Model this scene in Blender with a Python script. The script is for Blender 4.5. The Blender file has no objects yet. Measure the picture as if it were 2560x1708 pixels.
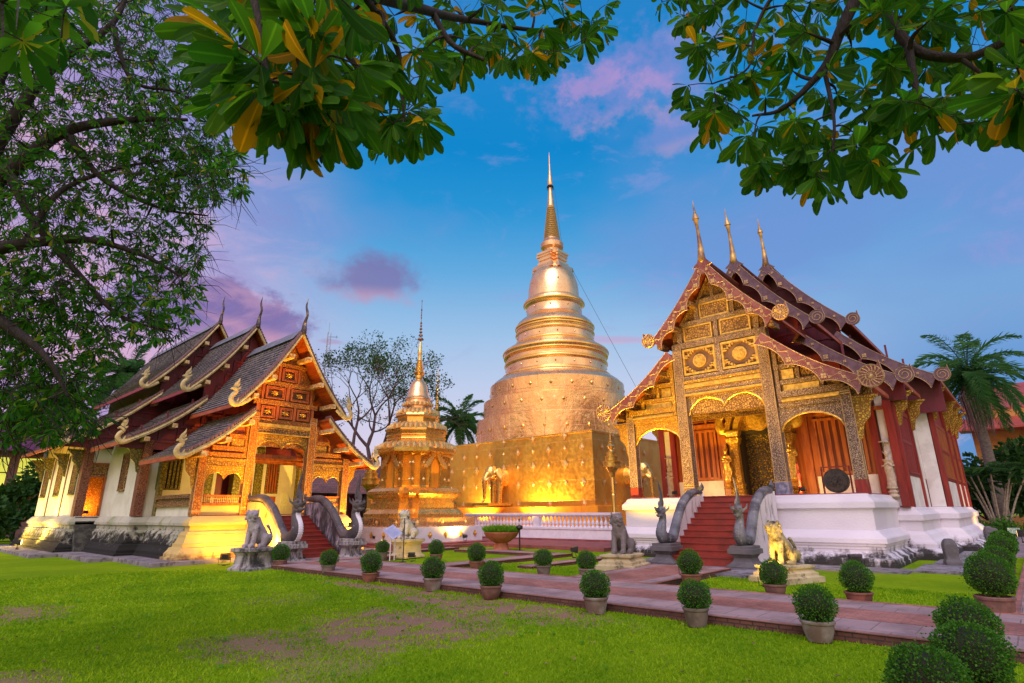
import bpy, bmesh, math, random
import numpy as np
from mathutils import Vector, Matrix
R=math.radians; PI=math.pi
S=bpy.context.scene; COL=S.collection
rng=np.random.default_rng(7); random.seed(5)

# ------------------------------------------------------------------ camera
F=1410.0; PIT=math.atan(425/F); TH=R(41.65); ROLL=R(.5); HC=2.1
fw=np.array([math.cos(TH)*math.cos(PIT),math.sin(TH)*math.cos(PIT),math.sin(PIT)])
rt=np.array([math.sin(TH),-math.cos(TH),0.0]); up=np.cross(rt,fw)
rt,up=rt*math.cos(ROLL)-up*math.sin(ROLL),up*math.cos(ROLL)+rt*math.sin(ROLL)
cam=bpy.data.cameras.new('camera'); co=bpy.data.objects.new('camera',cam); COL.objects.link(co)
cam.sensor_width=36; cam.lens=36*F/2560; cam.clip_start=.05; cam.clip_end=3000
co.matrix_world=Matrix(((rt[0],up[0],-fw[0],0),(rt[1],up[1],-fw[1],0),(rt[2],up[2],-fw[2],HC),(0,0,0,1)))
S.camera=co
def dirpx(u,v): return fw+rt*(u-1280)/F-up*(v-854)/F
def at(u,v,d):
    r=dirpx(u,v); return np.array([0,0,HC])+r*d/math.hypot(r[0],r[1])

# ------------------------------------------------------------------ node helpers
class NT:
    def __init__(s,nt): s.nt=nt; s.n=nt.nodes; s.l=nt.links
    def new(s,t,**k):
        n=s.n.new(t)
        for a,b in k.items(): setattr(n,a,b)
        return n
    def put(s,sock,v):
        if isinstance(v,bpy.types.NodeSocket): s.l.new(v,sock)
        elif v is not None:
            if hasattr(sock.default_value,'__len__') and not hasattr(v,'__len__'): v=[v]*len(sock.default_value)
            if hasattr(sock.default_value,'__len__') and len(sock.default_value)==4 and len(v)==3: v=(*v,1)
            sock.default_value=v
    def math(s,op,a,b=None,c=None,clamp=False):
        n=s.new('ShaderNodeMath',operation=op,use_clamp=clamp); s.put(n.inputs[0],a)
        if b is not None: s.put(n.inputs[1],b)
        if c is not None: s.put(n.inputs[2],c)
        return n.outputs[0]
    def vmath(s,op,a,b=None):
        n=s.new('ShaderNodeVectorMath',operation=op); s.put(n.inputs[0],a)
        if b is not None: s.put(n.inputs[1],b)
        return n.outputs['Value'] if op in('DOT_PRODUCT','LENGTH') else n.outputs[0]
    def mix(s,f,a,b,mode='MIX'):
        n=s.new('ShaderNodeMix',data_type='RGBA',blend_type=mode); s.put(n.inputs[0],f); s.put(n.inputs[6],a); s.put(n.inputs[7],b); return n.outputs[2]
    def rng(s,v,a,b,c=0.,d=1.,smooth=True):
        n=s.new('ShaderNodeMapRange',interpolation_type='SMOOTHSTEP' if smooth else 'LINEAR'); s.put(n.inputs[0],v)
        for i,x in enumerate((a,b,c,d)): n.inputs[i+1].default_value=x
        return n.outputs[0]
    def noise(s,vec,scale,detail=4,rough=.55,out=0,dist=0):
        n=s.new('ShaderNodeTexNoise'); s.put(n.inputs['Vector'],vec); n.inputs['Scale'].default_value=scale; n.inputs['Detail'].default_value=detail
        n.inputs['Roughness'].default_value=rough; n.inputs['Distortion'].default_value=dist; return n.outputs[out]
    def scale(s,vec,sc):
        n=s.new('ShaderNodeMapping'); s.put(n.inputs[0],vec); n.inputs['Scale'].default_value=sc; return n.outputs[0]

# ------------------------------------------------------------------ sky, sun, exposure
W=bpy.data.worlds.new('World'); S.world=W; W.use_nodes=True
w=NT(W.node_tree); w.n.clear()
out=w.new('ShaderNodeOutputWorld'); bg=w.new('ShaderNodeBackground'); w.l.new(bg.outputs[0],out.inputs[0])
tc=w.new('ShaderNodeTexCoord').outputs['Generated']
D=w.vmath('NORMALIZE',tc)
sx=w.new('ShaderNodeSeparateXYZ'); w.l.new(D,sx.inputs[0]); z=sx.outputs[2]
nis=w.new('ShaderNodeTexSky',sky_type='NISHITA'); nis.sun_disc=False; nis.sun_elevation=R(8); nis.sun_rotation=R(250)
def lin(r,g,b): return tuple(((c/255)/12.92 if c/255<=.04045 else ((c/255+.055)/1.055)**2.4) for c in (r,g,b))
ramp=w.new('ShaderNodeValToRGB'); w.put(ramp.inputs[0],w.rng(z,-.05,1,0,1,False))
cr=ramp.color_ramp; cr.elements[0].position=0; cr.elements[0].color=(*lin(236,205,216),1); cr.elements[1].position=1; cr.elements[1].color=(*lin(70,110,180),1)
for p,c in ((.05,(240,206,212)),(.15,(222,212,236)),(.24,(196,208,238)),(.33,(160,196,234)),(.43,(100,172,226)),(.52,(38,150,216)),(.60,(4,136,208)),(.72,(30,134,206))):
    e=cr.elements.new(p); e.color=(*lin(*c),1)
hr=np.array([math.sin(TH),-math.cos(TH),0.]); hf=np.array([math.cos(TH),math.sin(TH),0.])
side=w.vmath('DOT_PRODUCT',D,tuple(hr)); front=w.vmath('DOT_PRODUCT',D,tuple(hf))
n1=w.noise(w.scale(D,(1,1,2.2)),2.6,3)
c=ramp.outputs[0]
c=w.mix(w.math('MULTIPLY',w.rng(side,.25,.66),w.rng(z,.45,.1,.2,.9)),c,lin(42,134,206))
c=w.mix(w.math('MULTIPLY',w.rng(side,-.2,-.6),w.rng(z,.9,.25,.45,.85)),c,lin(205,164,212))
c=w.mix(w.math('MULTIPLY',w.rng(n1,.48,.70),w.rng(z,.25,.5,0,.55)),c,lin(120,150,216))
band=w.math('MULTIPLY',w.rng(side,.1,.35),w.math('MULTIPLY',w.rng(z,.24,.36),w.rng(z,.62,.48)))
c=w.mix(w.math('MULTIPLY',band,w.rng(n1,.3,.55,.25,.8)),c,lin(112,150,216))
wn=w.noise(D,9,5,.6,out=0); wn2=w.noise(w.scale(D,(1,1,1.4)),26,5,.62)
def cloud(c,u,v,su,sv,col,amt,k=.9,soft=.35,tilt=0):
    d=dirpx(u,v); d=d/np.linalg.norm(d); r=np.cross(d,[0,0,1]); r/=np.linalg.norm(r); q=np.cross(r,d)
    a=math.radians(tilt); r,q=r*math.cos(a)+q*math.sin(a),q*math.cos(a)-r*math.sin(a)
    x=w.math('DIVIDE',w.vmath('DOT_PRODUCT',w.vmath('SUBTRACT',D,tuple(d)),tuple(r)),su)
    y=w.math('DIVIDE',w.vmath('DOT_PRODUCT',w.vmath('SUBTRACT',D,tuple(d)),tuple(q)),sv)
    rr=w.math('SQRT',w.math('ADD',w.math('MULTIPLY',x,x),w.math('MULTIPLY',y,y)))
    ns=w.math('ADD',w.math('MULTIPLY',w.math('SUBTRACT',wn,.5),k*1.7),w.math('MULTIPLY',w.math('SUBTRACT',wn2,.5),k*1.3))
    rr=w.math('ADD',rr,ns)
    m=w.math('MULTIPLY',w.math('MULTIPLY',w.rng(rr,1+soft,1-soft),amt),w.rng(front,0,.1))
    col2=tuple(x*1.0 for x in lin(*col)); hi=lin(232,170,190)
    cc=w.mix(w.rng(y,-.2,-1.0,0,.55),col2,hi)
    return w.mix(m,c,cc)
c=cloud(c,500,770,.115,.055,(128,112,172),.95,.8,.22,4)
c=cloud(c,640,790,.085,.030,(128,112,172),.9,.9,.25,-10)
c=cloud(c,925,695,.070,.036,(124,116,172),.85,1.0,.5,2)
c=cloud(c,830,855,.02,.005,(176,150,190),.6,.6,.4)
c=cloud(c,1560,225,.125,.050,(146,142,214),.55,2.3,.6,8)
c=cloud(c,1490,212,.05,.022,(186,150,210),.55,2.4,.6,8)
c=cloud(c,1610,215,.042,.02,(192,154,210),.6,2.4,.6,-14)
c=cloud(c,1500,850,.10,.006,(200,165,205),.6,.7,.5,-3)
c=cloud(c,1690,330,.07,.025,(140,146,214),.5,1.3,.5,6)
# ragged high cloud: pink on the west side, lavender wisps overhead
wv=w.noise(w.scale(D,(1,1,2.6)),5.5,7,.66,dist=.6)
c=w.mix(w.math('MULTIPLY',w.math('MULTIPLY',w.rng(side,-.22,-.55),w.rng(z,.95,.6)),w.rng(wv,.46,.66,0,.5)),c,lin(240,182,204))
c=w.mix(w.math('MULTIPLY',w.math('MULTIPLY',w.rng(side,-.25,-.55),w.rng(z,.95,.5)),w.rng(wv,.52,.36,0,.55)),c,lin(150,132,196))
c=w.mix(w.math('MULTIPLY',w.math('MULTIPLY',w.rng(z,.14,.3),w.rng(side,-.3,.1)),w.rng(wv,.52,.70,0,.38)),c,lin(158,156,220))
c=w.mix(w.math('MULTIPLY',w.rng(z,.22,.05),w.rng(wv,.5,.66,0,.6)),c,lin(244,196,204))
# the sky behind the camera: warm, pale afterglow
c=w.mix(w.rng(front,.1,-.5),c,w.mix(w.rng(z,.0,.7),(1.5,1.04,.62),(.85,.80,.95)))
c=w.mix(w.rng(z,-.02,-.12),c,(.06,.07,.05))
c=w.mix(.04,c,w.mix(1.0,nis.outputs[0],(.12,.12,.12),'MULTIPLY'))
w.put(bg.inputs[0],c); bg.inputs[1].default_value=1.0
sun=bpy.data.lights.new('sun','SUN'); sun.energy=1.8; sun.angle=R(45); sun.color=(.97,.86,1.0)
so=bpy.data.objects.new('sun',sun); COL.objects.link(so)
sd=Vector((math.cos(R(28)),math.sin(R(28)),-1.15)).normalized()
so.rotation_euler=sd.to_track_quat('-Z','Y').to_euler()
S.view_settings.view_transform='Standard'; S.view_settings.look='None'; S.view_settings.exposure=0.0; S.view_settings.gamma=1
S.cycles.max_bounces=6; S.cycles.diffuse_bounces=3; S.cycles.glossy_bounces=3; S.cycles.transmission_bounces=3
S.cycles.sample_clamp_indirect=4

# ------------------------------------------------------------------ materials
def newmat(name):
    m=bpy.data.materials.new(name); m.use_nodes=True; t=NT(m.node_tree); b=t.n['Principled BSDF']; return m,t,b
def objv(t): return t.new('ShaderNodeTexCoord').outputs['Object']
def bumpit(t,b,h,st,dist=.02):
    n=t.new('ShaderNodeBump'); n.inputs['Strength'].default_value=st; n.inputs['Distance'].default_value=dist; t.put(n.inputs['Height'],h); t.l.new(n.outputs[0],b.inputs['Normal'])
def mat(name,c1,c2=None,sc=3,rough=.6,metal=0,bump=.2,dist=.02,lo=.4,hi=.6,sc3=(1,1,1),bsc=None,spec=None,detail=5):
    m,t,b=newmat(name); v=t.scale(objv(t),sc3); n=t.noise(v,sc,detail,.6)
    t.put(b.inputs['Base Color'],t.mix(t.rng(n,lo,hi),c1,c2 or c1)); b.inputs['Roughness'].default_value=rough; b.inputs['Metallic'].default_value=metal
    if spec is not None: b.inputs['Specular IOR Level'].default_value=spec
    if bump: bumpit(t,b,t.noise(v,bsc or sc*4,4),bump,dist)
    return m
def carve(name,hi,lo,scale,metal=.35,rough=.45,bump=.7,w1=.06,w2=.14):
    m,t,b=newmat(name); o=objv(t)
    wv=t.vmath('ADD',o,t.vmath('MULTIPLY',t.noise(o,scale*.6,2,out=1),(.10,.10,.10)))
    vo=t.new('ShaderNodeTexVoronoi',feature='DISTANCE_TO_EDGE'); t.put(vo.inputs['Vector'],wv); vo.inputs['Scale'].default_value=scale
    f=t.rng(vo.outputs[0],w1,w2); v2=t.new('ShaderNodeTexVoronoi',feature='F1'); t.put(v2.inputs['Vector'],wv); v2.inputs['Scale'].default_value=scale
    ring=t.math('ABSOLUTE',t.math('SUBTRACT',t.math('FRACT',t.math('MULTIPLY',v2.outputs[0],3.2)),.5))
    h=t.math('MULTIPLY',f,t.rng(ring,.08,.3,.25,1))
    big=t.noise(o,1.2,3)
    hc=t.mix(t.rng(big,.35,.65),hi,tuple(x*.7 for x in hi))
    t.put(b.inputs['Base Color'],t.mix(h,lo,hc)); t.put(b.inputs['Metallic'],t.math('MULTIPLY',h,metal)); b.inputs['Roughness'].default_value=rough
    bumpit(t,b,h,bump,.05); return m
def grimy(name,c1,c2,dirt,zt,zb,amt=1,rough=.7,sc=1.2,streak=True,moss=None):
    flat=zt==9
    """painted stucco with black mildew that gathers in the low, damp mouldings"""
    m,t,b=newmat(name); o=objv(t); s=t.new('ShaderNodeSeparateXYZ'); t.l.new(o,s.inputs[0])
    n=t.noise(t.scale(o,(1,1,.35 if streak else 1)),sc*2.2,6,.68); n2=t.noise(o,sc*.5,3); n3=t.noise(o,14,4)
    base=t.mix(t.rng(n2,.35,.65),c1,c2)
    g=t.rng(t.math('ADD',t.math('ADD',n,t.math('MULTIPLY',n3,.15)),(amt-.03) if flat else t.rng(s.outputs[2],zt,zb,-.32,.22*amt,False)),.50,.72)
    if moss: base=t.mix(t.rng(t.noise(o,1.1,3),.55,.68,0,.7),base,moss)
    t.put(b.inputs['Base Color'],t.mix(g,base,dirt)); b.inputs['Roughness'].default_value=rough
    bumpit(t,b,t.math('ADD',n,t.math('ADD',n3,t.noise(o,34,3))),.6,.025); return m
gold_bump=.35
def goldsheet(name,col,rough,bs,panel=None,dist=.06):
    m,t,b=newmat(name); o=objv(t); n=t.noise(t.scale(o,(1,1,.6)),.9,5,.6); n2=t.noise(o,3.5,4)
    h=t.math('ADD',t.math('MULTIPLY',n,1.4),t.math('MULTIPLY',n2,.22))
    colr=t.mix(t.rng(n,.35,.65),col,(col[0]*.9,col[1]*.78,col[2]*.75))
    if panel:
        s=t.new('ShaderNodeSeparateXYZ'); t.l.new(o,s.inputs[0])
        cz=t.math('PINGPONG',t.math('ADD',s.outputs[2],.15),panel); cx=t.math('PINGPONG',t.math('ADD',s.outputs[0],s.outputs[1]),panel*1.2)
        ln=t.math('MAXIMUM',t.rng(cz,.03,.0),t.rng(cx,.02,.0,0,.7)); colr=t.mix(t.math('MULTIPLY',ln,.3),colr,(1,.8,.45)); h=t.math('SUBTRACT',h,t.math('MULTIPLY',ln,.25))
    t.put(b.inputs['Base Color'],colr); b.inputs['Metallic'].default_value=.82; t.put(b.inputs['Roughness'],t.rng(n2,.3,.7,rough*.8,rough*1.4)); bumpit(t,b,h,bs,dist); return m
GOLD=goldsheet('gold_sheet',(1,.60,.10),.36,.35,.75,.08)
GOLDC=goldsheet('gold_sheet_drum',(1,.60,.24),.24,.85,1.0,.10)
GOLDB=goldsheet('gold_bell',(1,.67,.33),.24,.22,1.1,.05)
GOLDS=goldsheet('gold_moulding',(1,.62,.16),.26,.05,None,.02)
GOLDL=mat('gold_ornament',(1,.70,.28),(.85,.5,.15),20,.45,.8,.5,.01)
ORANGE=mat('orange_cloth',(.85,.32,.01),(.75,.24,.01),2,.8,0,.3,.03,sc3=(1,1,.2))
WHITE_R=grimy('white_stucco',(.74,.69,.76),(.64,.59,.68),(.03,.025,.025),1.15,.0,1.0,.7,.75)
WHITE_W=mat('white_wall',(.78,.74,.74),(.66,.60,.60),1.2,.75,0,.15)
BALW=mat('balustrade_white',(.78,.74,.82),(.70,.66,.76),2,.6,0,.1)
LBASE=grimy('old_stucco',(.46,.44,.36),(.36,.36,.28),(.010,.010,.008),2.3,.2,1.6,.85,1.1,False,(.22,.26,.08))
LFRONT_GLOW=grimy('cream_stucco',(.68,.52,.20),(.58,.42,.15),(.22,.12,.05),.9,.0,.8)  # same stucco as the plinth, with lamp glow put into the yellow
LWALL=mat('cream_wall',(.72,.70,.60),(.62,.60,.50),.8,.8,0,.15)
REDW=mat('red_wood',(.30,.022,.016),(.19,.014,.012),2.5,.5,0,.25,sc3=(3,3,.3))
ORW=mat('orange_wood',(.42,.12,.028),(.28,.06,.016),3,.45,0,.25,sc3=(3,3,.3))
REDD=mat('dark_red_wood',(.16,.012,.03),(.10,.01,.022),2,.55,0,.3,sc3=(1,1,.4))
SOFF=mat('soffit_wood',(.42,.09,.02),(.30,.055,.015),4,.5,0,.3,sc3=(4,.3,1))
BARGE=mat('maroon_board',(.15,.035,.045),(.20,.07,.08),3,.42,0,.2)
BARG2=mat('purple_board',(.16,.085,.12),(.11,.05,.075),3,.42,0,.2)
TRIM=mat('gold_trim',(.62,.42,.22),(.42,.26,.14),15,.45,.5,.3,.01)
CARVE=carve('carved_gold',(.92,.58,.16),(.13,.055,.018),8,.5)
CARVF=carve('fine_carving',(.90,.66,.42),(.12,.055,.04),15,.3,.5,.9,.06,.17)
CARVD=carve('dark_carving',(.78,.46,.14),(.11,.045,.018),8.5,.4,.45,.9)
CARVO=carve('orange_carving',(.78,.36,.06),(.26,.07,.015),9,.2,.5,.8)
CARVY=carve('yellow_carving',(.95,.62,.10),(.30,.13,.02),8,.6,.35,.9)
CARVR=carve('red_gold_carving',(.55,.26,.10),(.12,.02,.018),14,.3,.55)
CARVG=carve('green_gold_carving',(.40,.34,.06),(.10,.08,.02),6,.3,.5)
CARVP=carve('door_carving',(.75,.45,.06),(.02,.015,.01),9,.7,.4,.9,.08,.25)
GILT=mat('gilt',(.90,.56,.12),(.60,.34,.07),8,.32,.75,.4,.02)
CREAM=mat('cream_board',(.62,.49,.24),(.46,.34,.15),4,.5,0,.25)
DARK=mat('dark_void',(.02,.012,.01),None,2,.8)
BLACK=mat('black_metal',(.02,.02,.022),(.035,.03,.03),8,.4,.3,.1)
STONE=grimy('weathered_stone',(.40,.36,.36),(.30,.27,.27),(.035,.03,.03),9,-9,.05,.85,2.2,False)
STONEP=grimy('pedestal_stone',(.46,.43,.44),(.36,.33,.34),(.05,.045,.045),9,-9,.05,.85,1.6,True)
STONED=grimy('dark_stone',(.13,.12,.13),(.09,.08,.09),(.25,.22,.24),9,-9,-.1,.7,2.5,False)
STAIR=mat('red_step',(.30,.035,.025),(.22,.03,.022),2,.5,0,.2)
POT=mat('clay_pot',(.22,.11,.085),(.15,.075,.06),4,.75,0,.25)
TERRA=mat('terracotta',(.46,.15,.075),(.36,.11,.055),3,.7,0,.2)
def tilemat(name,cols,mort,bw,rh,comb='xz',bump=.7,rough=.75,ms=.012):
    m,t,b=newmat(name); o=objv(t); s=t.new('ShaderNodeSeparateXYZ'); t.l.new(o,s.inputs[0]); cb=t.new('ShaderNodeCombineXYZ')
    X={'x':s.outputs[0],'y':s.outputs[1],'z':s.outputs[2],'s':t.math('ADD',s.outputs[0],s.outputs[1])}
    t.l.new(X[comb[0]],cb.inputs[0]); t.l.new(X[comb[1]],cb.inputs[1])
    br=t.new('ShaderNodeTexBrick'); t.l.new(cb.outputs[0],br.inputs[0]); br.inputs['Scale'].default_value=1
    br.inputs['Color1'].default_value=(*cols[0],1); br.inputs['Color2'].default_value=(*cols[1],1); br.inputs['Mortar'].default_value=(*mort,1)
    br.inputs['Mortar Size'].default_value=ms; br.inputs['Brick Width'].default_value=bw; br.inputs['Row Height'].default_value=rh; br.inputs['Bias'].default_value=0
    n=t.noise(o,.9,5,.65); n2=t.noise(o,11,4)
    cc=t.mix(t.rng(n,.38,.66,0,.75),br.outputs[0],tuple(x*.45 for x in cols[1])); cc=t.mix(t.rng(n2,.4,.7,0,.3),cc,cols[0])
    t.put(b.inputs['Base Color'],cc); b.inputs['Roughness'].default_value=rough
    bumpit(t,b,t.math('ADD',t.math('MULTIPLY',br.outputs[1],-1),t.math('MULTIPLY',n2,.4)),bump,.02); return m
SLATE=tilemat('slate_tile',((.44,.38,.38),(.11,.09,.10)),(.015,.01,.012),.17,.21,'yz',.7,.6,.03)
LEAD=mat('ridge_lead',(.22,.24,.28),(.15,.16,.2),2,.45,.2,.2)
ROOFR=tilemat('red_tile',((.24,.05,.03),(.17,.035,.025)),(.05,.01,.01),.2,.6,'yz',.6,.6,.02)
BRICK=tilemat('brick_edge',((.20,.075,.06),(.13,.05,.042)),(.05,.035,.03),.23,.075,'sz',.8,.85,.012)
PAVEB=tilemat('brick_paving',((.50,.19,.13),(.34,.12,.09)),(.24,.15,.14),.22,.11,'yx',.7,.8,.014)
PAVEX=tilemat('brick_paving_cross',((.48,.18,.12),(.34,.12,.09)),(.24,.15,.14),.22,.11,'xy',.7,.8,.014)
CONC=tilemat('paving_concrete',((.42,.28,.27),(.36,.24,.235)),(.17,.11,.105),.62,.9,'yx',.5,.8,.01)
SLAB=grimy('slab_stone',(.30,.27,.30),(.20,.18,.20),(.06,.05,.05),9,-9,.0,.8,1.2,False)
REDTER=mat('red_terrace',(.30,.085,.08),(.22,.06,.06),2,.7,0,.2)
def leafmat(name,c1,c2,c3=None,tr=.35):
    m,t,b=newmat(name); a=t.new('ShaderNodeAttribute'); a.attribute_name='rnd'; r=a.outputs['Fac']
    cc=t.mix(r,c1,c2)
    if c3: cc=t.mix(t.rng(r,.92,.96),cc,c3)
    t.put(b.inputs['Base Color'],cc); b.inputs['Roughness'].default_value=.5; b.inputs['Specular IOR Level'].default_value=.08
    ar=t.new('ShaderNodeAttribute'); ar.attribute_name='rib'; cc=t.mix(t.rng(ar.outputs['Fac'],.80,1.0,0,.6),cc,t.mix(1.0,cc,(2.6,2.2,1.6),'MULTIPLY')); t.put(b.inputs['Base Color'],cc)
    tl=t.new('ShaderNodeBsdfTranslucent'); t.put(tl.inputs[0],t.mix(1.0,cc,(1.5,1.7,.7),'MULTIPLY')); mx=t.new('ShaderNodeMixShader'); mx.inputs[0].default_value=tr
    o=t.n['Material Output']; t.l.new(b.outputs[0],mx.inputs[1]); t.l.new(tl.outputs[0],mx.inputs[2]); t.l.new(mx.outputs[0],o.inputs[0]); return m
LEAFN=leafmat('broad_leaf',(.018,.085,.010),(.075,.18,.014),(.40,.20,.008),.6)  # third colour paints orange lamplight onto some of the leaves
LEAFF=leafmat('small_leaf',(.014,.085,.016),(.085,.23,.02),(.26,.28,.03),.55)
TOPI=leafmat('topiary_leaf',(.025,.11,.012),(.11,.27,.035),None,.3)
SHRUB=leafmat('shrub_leaf',(.02,.06,.015),(.05,.12,.03),None,.25)
PALM=leafmat('palm_leaf',(.035,.12,.045),(.11,.24,.09),None,.35)
GRASSB=leafmat('grass_blade',(.11,.27,.008),(.36,.51,.016),(.52,.46,.14),.35)
PLANTL=leafmat('bowl_plant_leaf',(.10,.28,.02),(.22,.42,.04),None,.35)
BARK=mat('bark',(.022,.014,.014),(.04,.027,.025),6,.9,0,.6,.03,sc3=(3,3,.6))
BARKP=mat('palm_bark',(.20,.16,.14),(.12,.09,.08),5,.9,0,.5,.03,sc3=(1,1,3))
BARKT=mat('tree_bark',(.10,.055,.05),(.06,.035,.035),6,.9,0,.4,.03)
DEADF=mat('dead_frond',(.26,.16,.15),(.18,.11,.10),6,.9,0,.3)

# ------------------------------------------------------------------ mesh builder
def frame(d):
    d=np.array(d,float); d/=np.linalg.norm(d)+1e-9; a=np.array([0,0,1.]) if abs(d[2])<.9 else np.array([1.,0,0]); r=np.cross(d,a); r/=np.linalg.norm(r); return d,r,np.cross(r,d)
NOSPLIT=set('path_rim terrace yard hall_apron stair_apron branches gold_inlay gold_spiral belly_scales mane ornament_band carved_flower spindles bars fringe lattice text_lines dead_fronds twigs frond_stalks stem twig foliage edge_tile medallion round_boss branches antenna_arms window_bars limb lattice roof'.split())
class MB:
    def __init__(s): s.v=[]; s.f=[]; s.m=[]; s.cur=0; s.pc=[]
    def add(s,vs,fs):
        o=len(s.v); s.pc.append((o,len(s.f),len(vs),len(fs))); s.v+= [tuple(map(float,p)) for p in vs]; s.f+=[tuple(i+o for i in f) for f in fs]; s.m+=[s.cur]*len(fs); return s
    def box(s,x0,y0,z0,x1,y1,z1):
        x0,x1=min(x0,x1),max(x0,x1); y0,y1=min(y0,y1),max(y0,y1); z0,z1=min(z0,z1),max(z0,z1)
        return s.add([(x0,y0,z0),(x1,y0,z0),(x1,y1,z0),(x0,y1,z0),(x0,y0,z1),(x1,y0,z1),(x1,y1,z1),(x0,y1,z1)],[(0,3,2,1),(4,5,6,7),(0,1,5,4),(1,2,6,5),(2,3,7,6),(3,0,4,7)])
    def prism(s,pts,a,b,ax='y'):
        """outline (u,z) extruded along y from a to b (ax='y'), (v,z) along x (ax='x') or (x,y) along z"""
        n=len(pts); g={'y':lambda p,t:(p[0],t,p[1]),'x':lambda p,t:(t,p[0],p[1]),'z':lambda p,t:(p[0],p[1],t)}[ax]
        return s.add([g(p,a) for p in pts]+[g(p,b) for p in pts],[tuple(range(n))[::-1],tuple(range(n,2*n))]+[(i,(i+1)%n,n+(i+1)%n,n+i) for i in range(n)])
    def tube(s,path,rad,n=6,flat=1.0,caps=True,side=None):
        P=[np.array(p,float) for p in path]; k=len(P); rad=rad if hasattr(rad,'__len__') else [rad]*k
        T=[P[min(i+1,k-1)]-P[max(i-1,0)] for i in range(k)]; d,r,u=frame(T[0])
        if side is not None: r=np.array(side,float)
        vs=[]
        for i in range(k):
            d=T[i]/(np.linalg.norm(T[i])+1e-9)
            if side is not None: r=np.array(side,float)
            r=r-d*np.dot(r,d); r/=np.linalg.norm(r)+1e-9; u=np.cross(d,r)
            for j in range(n):
                a=2*PI*j/n; vs.append(P[i]+rad[i]*(r*math.cos(a)*flat+u*math.sin(a)))
        fs=[(i*n+j,i*n+(j+1)%n,(i+1)*n+(j+1)%n,(i+1)*n+j) for i in range(k-1) for j in range(n)]
        if caps: fs+=[tuple(range(n))[::-1],tuple(range((k-1)*n,k*n))]
        return s.add(vs,fs)
    def lathe(s,prof,c=(0,0),n=24,rot=0,z0=0,scale=1,axis=None):
        vs=[];k=len(prof)
        for r,z in prof:
            for j in range(n):
                a=2*PI*j/n+rot; vs.append((c[0]+r*scale*math.cos(a),c[1]+r*scale*math.sin(a),z0+z*scale))
        fs=[(i*n+j,i*n+(j+1)%n,(i+1)*n+(j+1)%n,(i+1)*n+j) for i in range(k-1) for j in range(n)]
        fs+=[tuple(range(n))[::-1],tuple(range((k-1)*n,k*n))]
        return s.add(vs,fs)
    def stack(s,poly,prof):
        """mouldings: outline offset outward by d at each (d,z), bottom to top"""
        n=len(poly); vs=[]
        for d,z in prof: vs+=[(x,y,z) for x,y in offset(poly,d)]
        k=len(prof); fs=[(i*n+j,i*n+(j+1)%n,(i+1)*n+(j+1)%n,(i+1)*n+j) for i in range(k-1) for j in range(n)]
        fs+=[tuple(range(n))[::-1],tuple(range((k-1)*n,k*n))]; return s.add(vs,fs)
    def ball(s,c,r,n=12,m=8,rotm=None):
        r=r if hasattr(r,'__len__') else (r,r,r); vs=[(0,0,r[2])]
        for i in range(1,m):
            t=PI*i/m
            for j in range(n): vs.append((r[0]*math.sin(t)*math.cos(2*PI*j/n),r[1]*math.sin(t)*math.sin(2*PI*j/n),r[2]*math.cos(t)))
        vs.append((0,0,-r[2])); fs=[(0,1+j,1+(j+1)%n) for j in range(n)]
        for i in range(m-2): fs+=[(1+i*n+j,1+(i+1)*n+j,1+(i+1)*n+(j+1)%n,1+i*n+(j+1)%n) for j in range(n)]
        e=1+(m-1)*n; fs+=[(e,1+(m-2)*n+(j+1)%n,1+(m-2)*n+j) for j in range(n)]
        V=np.array(vs)
        if rotm is not None: V=V@np.array(rotm).T
        return s.add(V+np.array(c),fs)
    def disc(s,c,r,t,n=20,ax='y'):
        pts=[(c[0]+r*math.cos(2*PI*i/n),c[2]+r*math.sin(2*PI*i/n)) for i in range(n)]
        if ax=='y': return s.prism(pts,c[1]-t/2,c[1]+t/2)
    def clusters(s):
        pc=s.pc; n=len(pc); V=np.array(s.v); lo=np.array([V[a:a+k].min(0) for a,_,k,_ in pc])-.02; hi=np.array([V[a:a+k].max(0) for a,_,k,_ in pc])+.02
        g=-np.ones(n,int); c=0
        for i in range(n):
            if g[i]>=0: continue
            st=[i]; g[i]=c
            while st:
                j=st.pop(); m=np.where((g<0)&np.all((lo<=hi[j])&(hi>=lo[j]),axis=1))[0]; g[m]=c; st+=list(m)
            c+=1
        return g,c
    def build(s,name,mats,parent=None,smooth=False,loc=None):
        if name not in NOSPLIT and len(s.pc)>1:
            g,c=s.clusters()
            if 1<c<=24:
                obs=[]
                for k in range(c):
                    m=MB()
                    for i in np.where(g==k)[0]:
                        a,b_,nv,nf=s.pc[i]; m.cur=s.m[b_]; m.add(s.v[a:a+nv],[tuple(q-a for q in f) for f in s.f[b_:b_+nf]])
                    obs.append(m.build1(name,mats,parent,smooth,loc))
                return obs[0]
        return s.build1(name,mats,parent,smooth,loc)
    def build1(s,name,mats,parent=None,smooth=False,loc=None):
        me=bpy.data.meshes.new(name); me.from_pydata(s.v,[],s.f)
        for m in (mats if isinstance(mats,(list,tuple)) else [mats]): me.materials.append(m)
        if len(me.materials)>1: me.polygons.foreach_set('material_index',s.m)
        bm=bmesh.new(); bm.from_mesh(me); bmesh.ops.recalc_face_normals(bm,faces=bm.faces); bm.to_mesh(me); bm.free()
        if smooth:
            me.polygons.foreach_set('use_smooth',[True]*len(me.polygons)); me.set_sharp_from_angle(angle=R(38 if smooth is True else smooth))
        me.update(); return link(name,me,parent,loc)
def link(name,me,parent=None,loc=None):
    o=bpy.data.objects.new(name,me); COL.objects.link(o); o.parent=parent
    if loc is not None: o.location=loc
    return o
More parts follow.
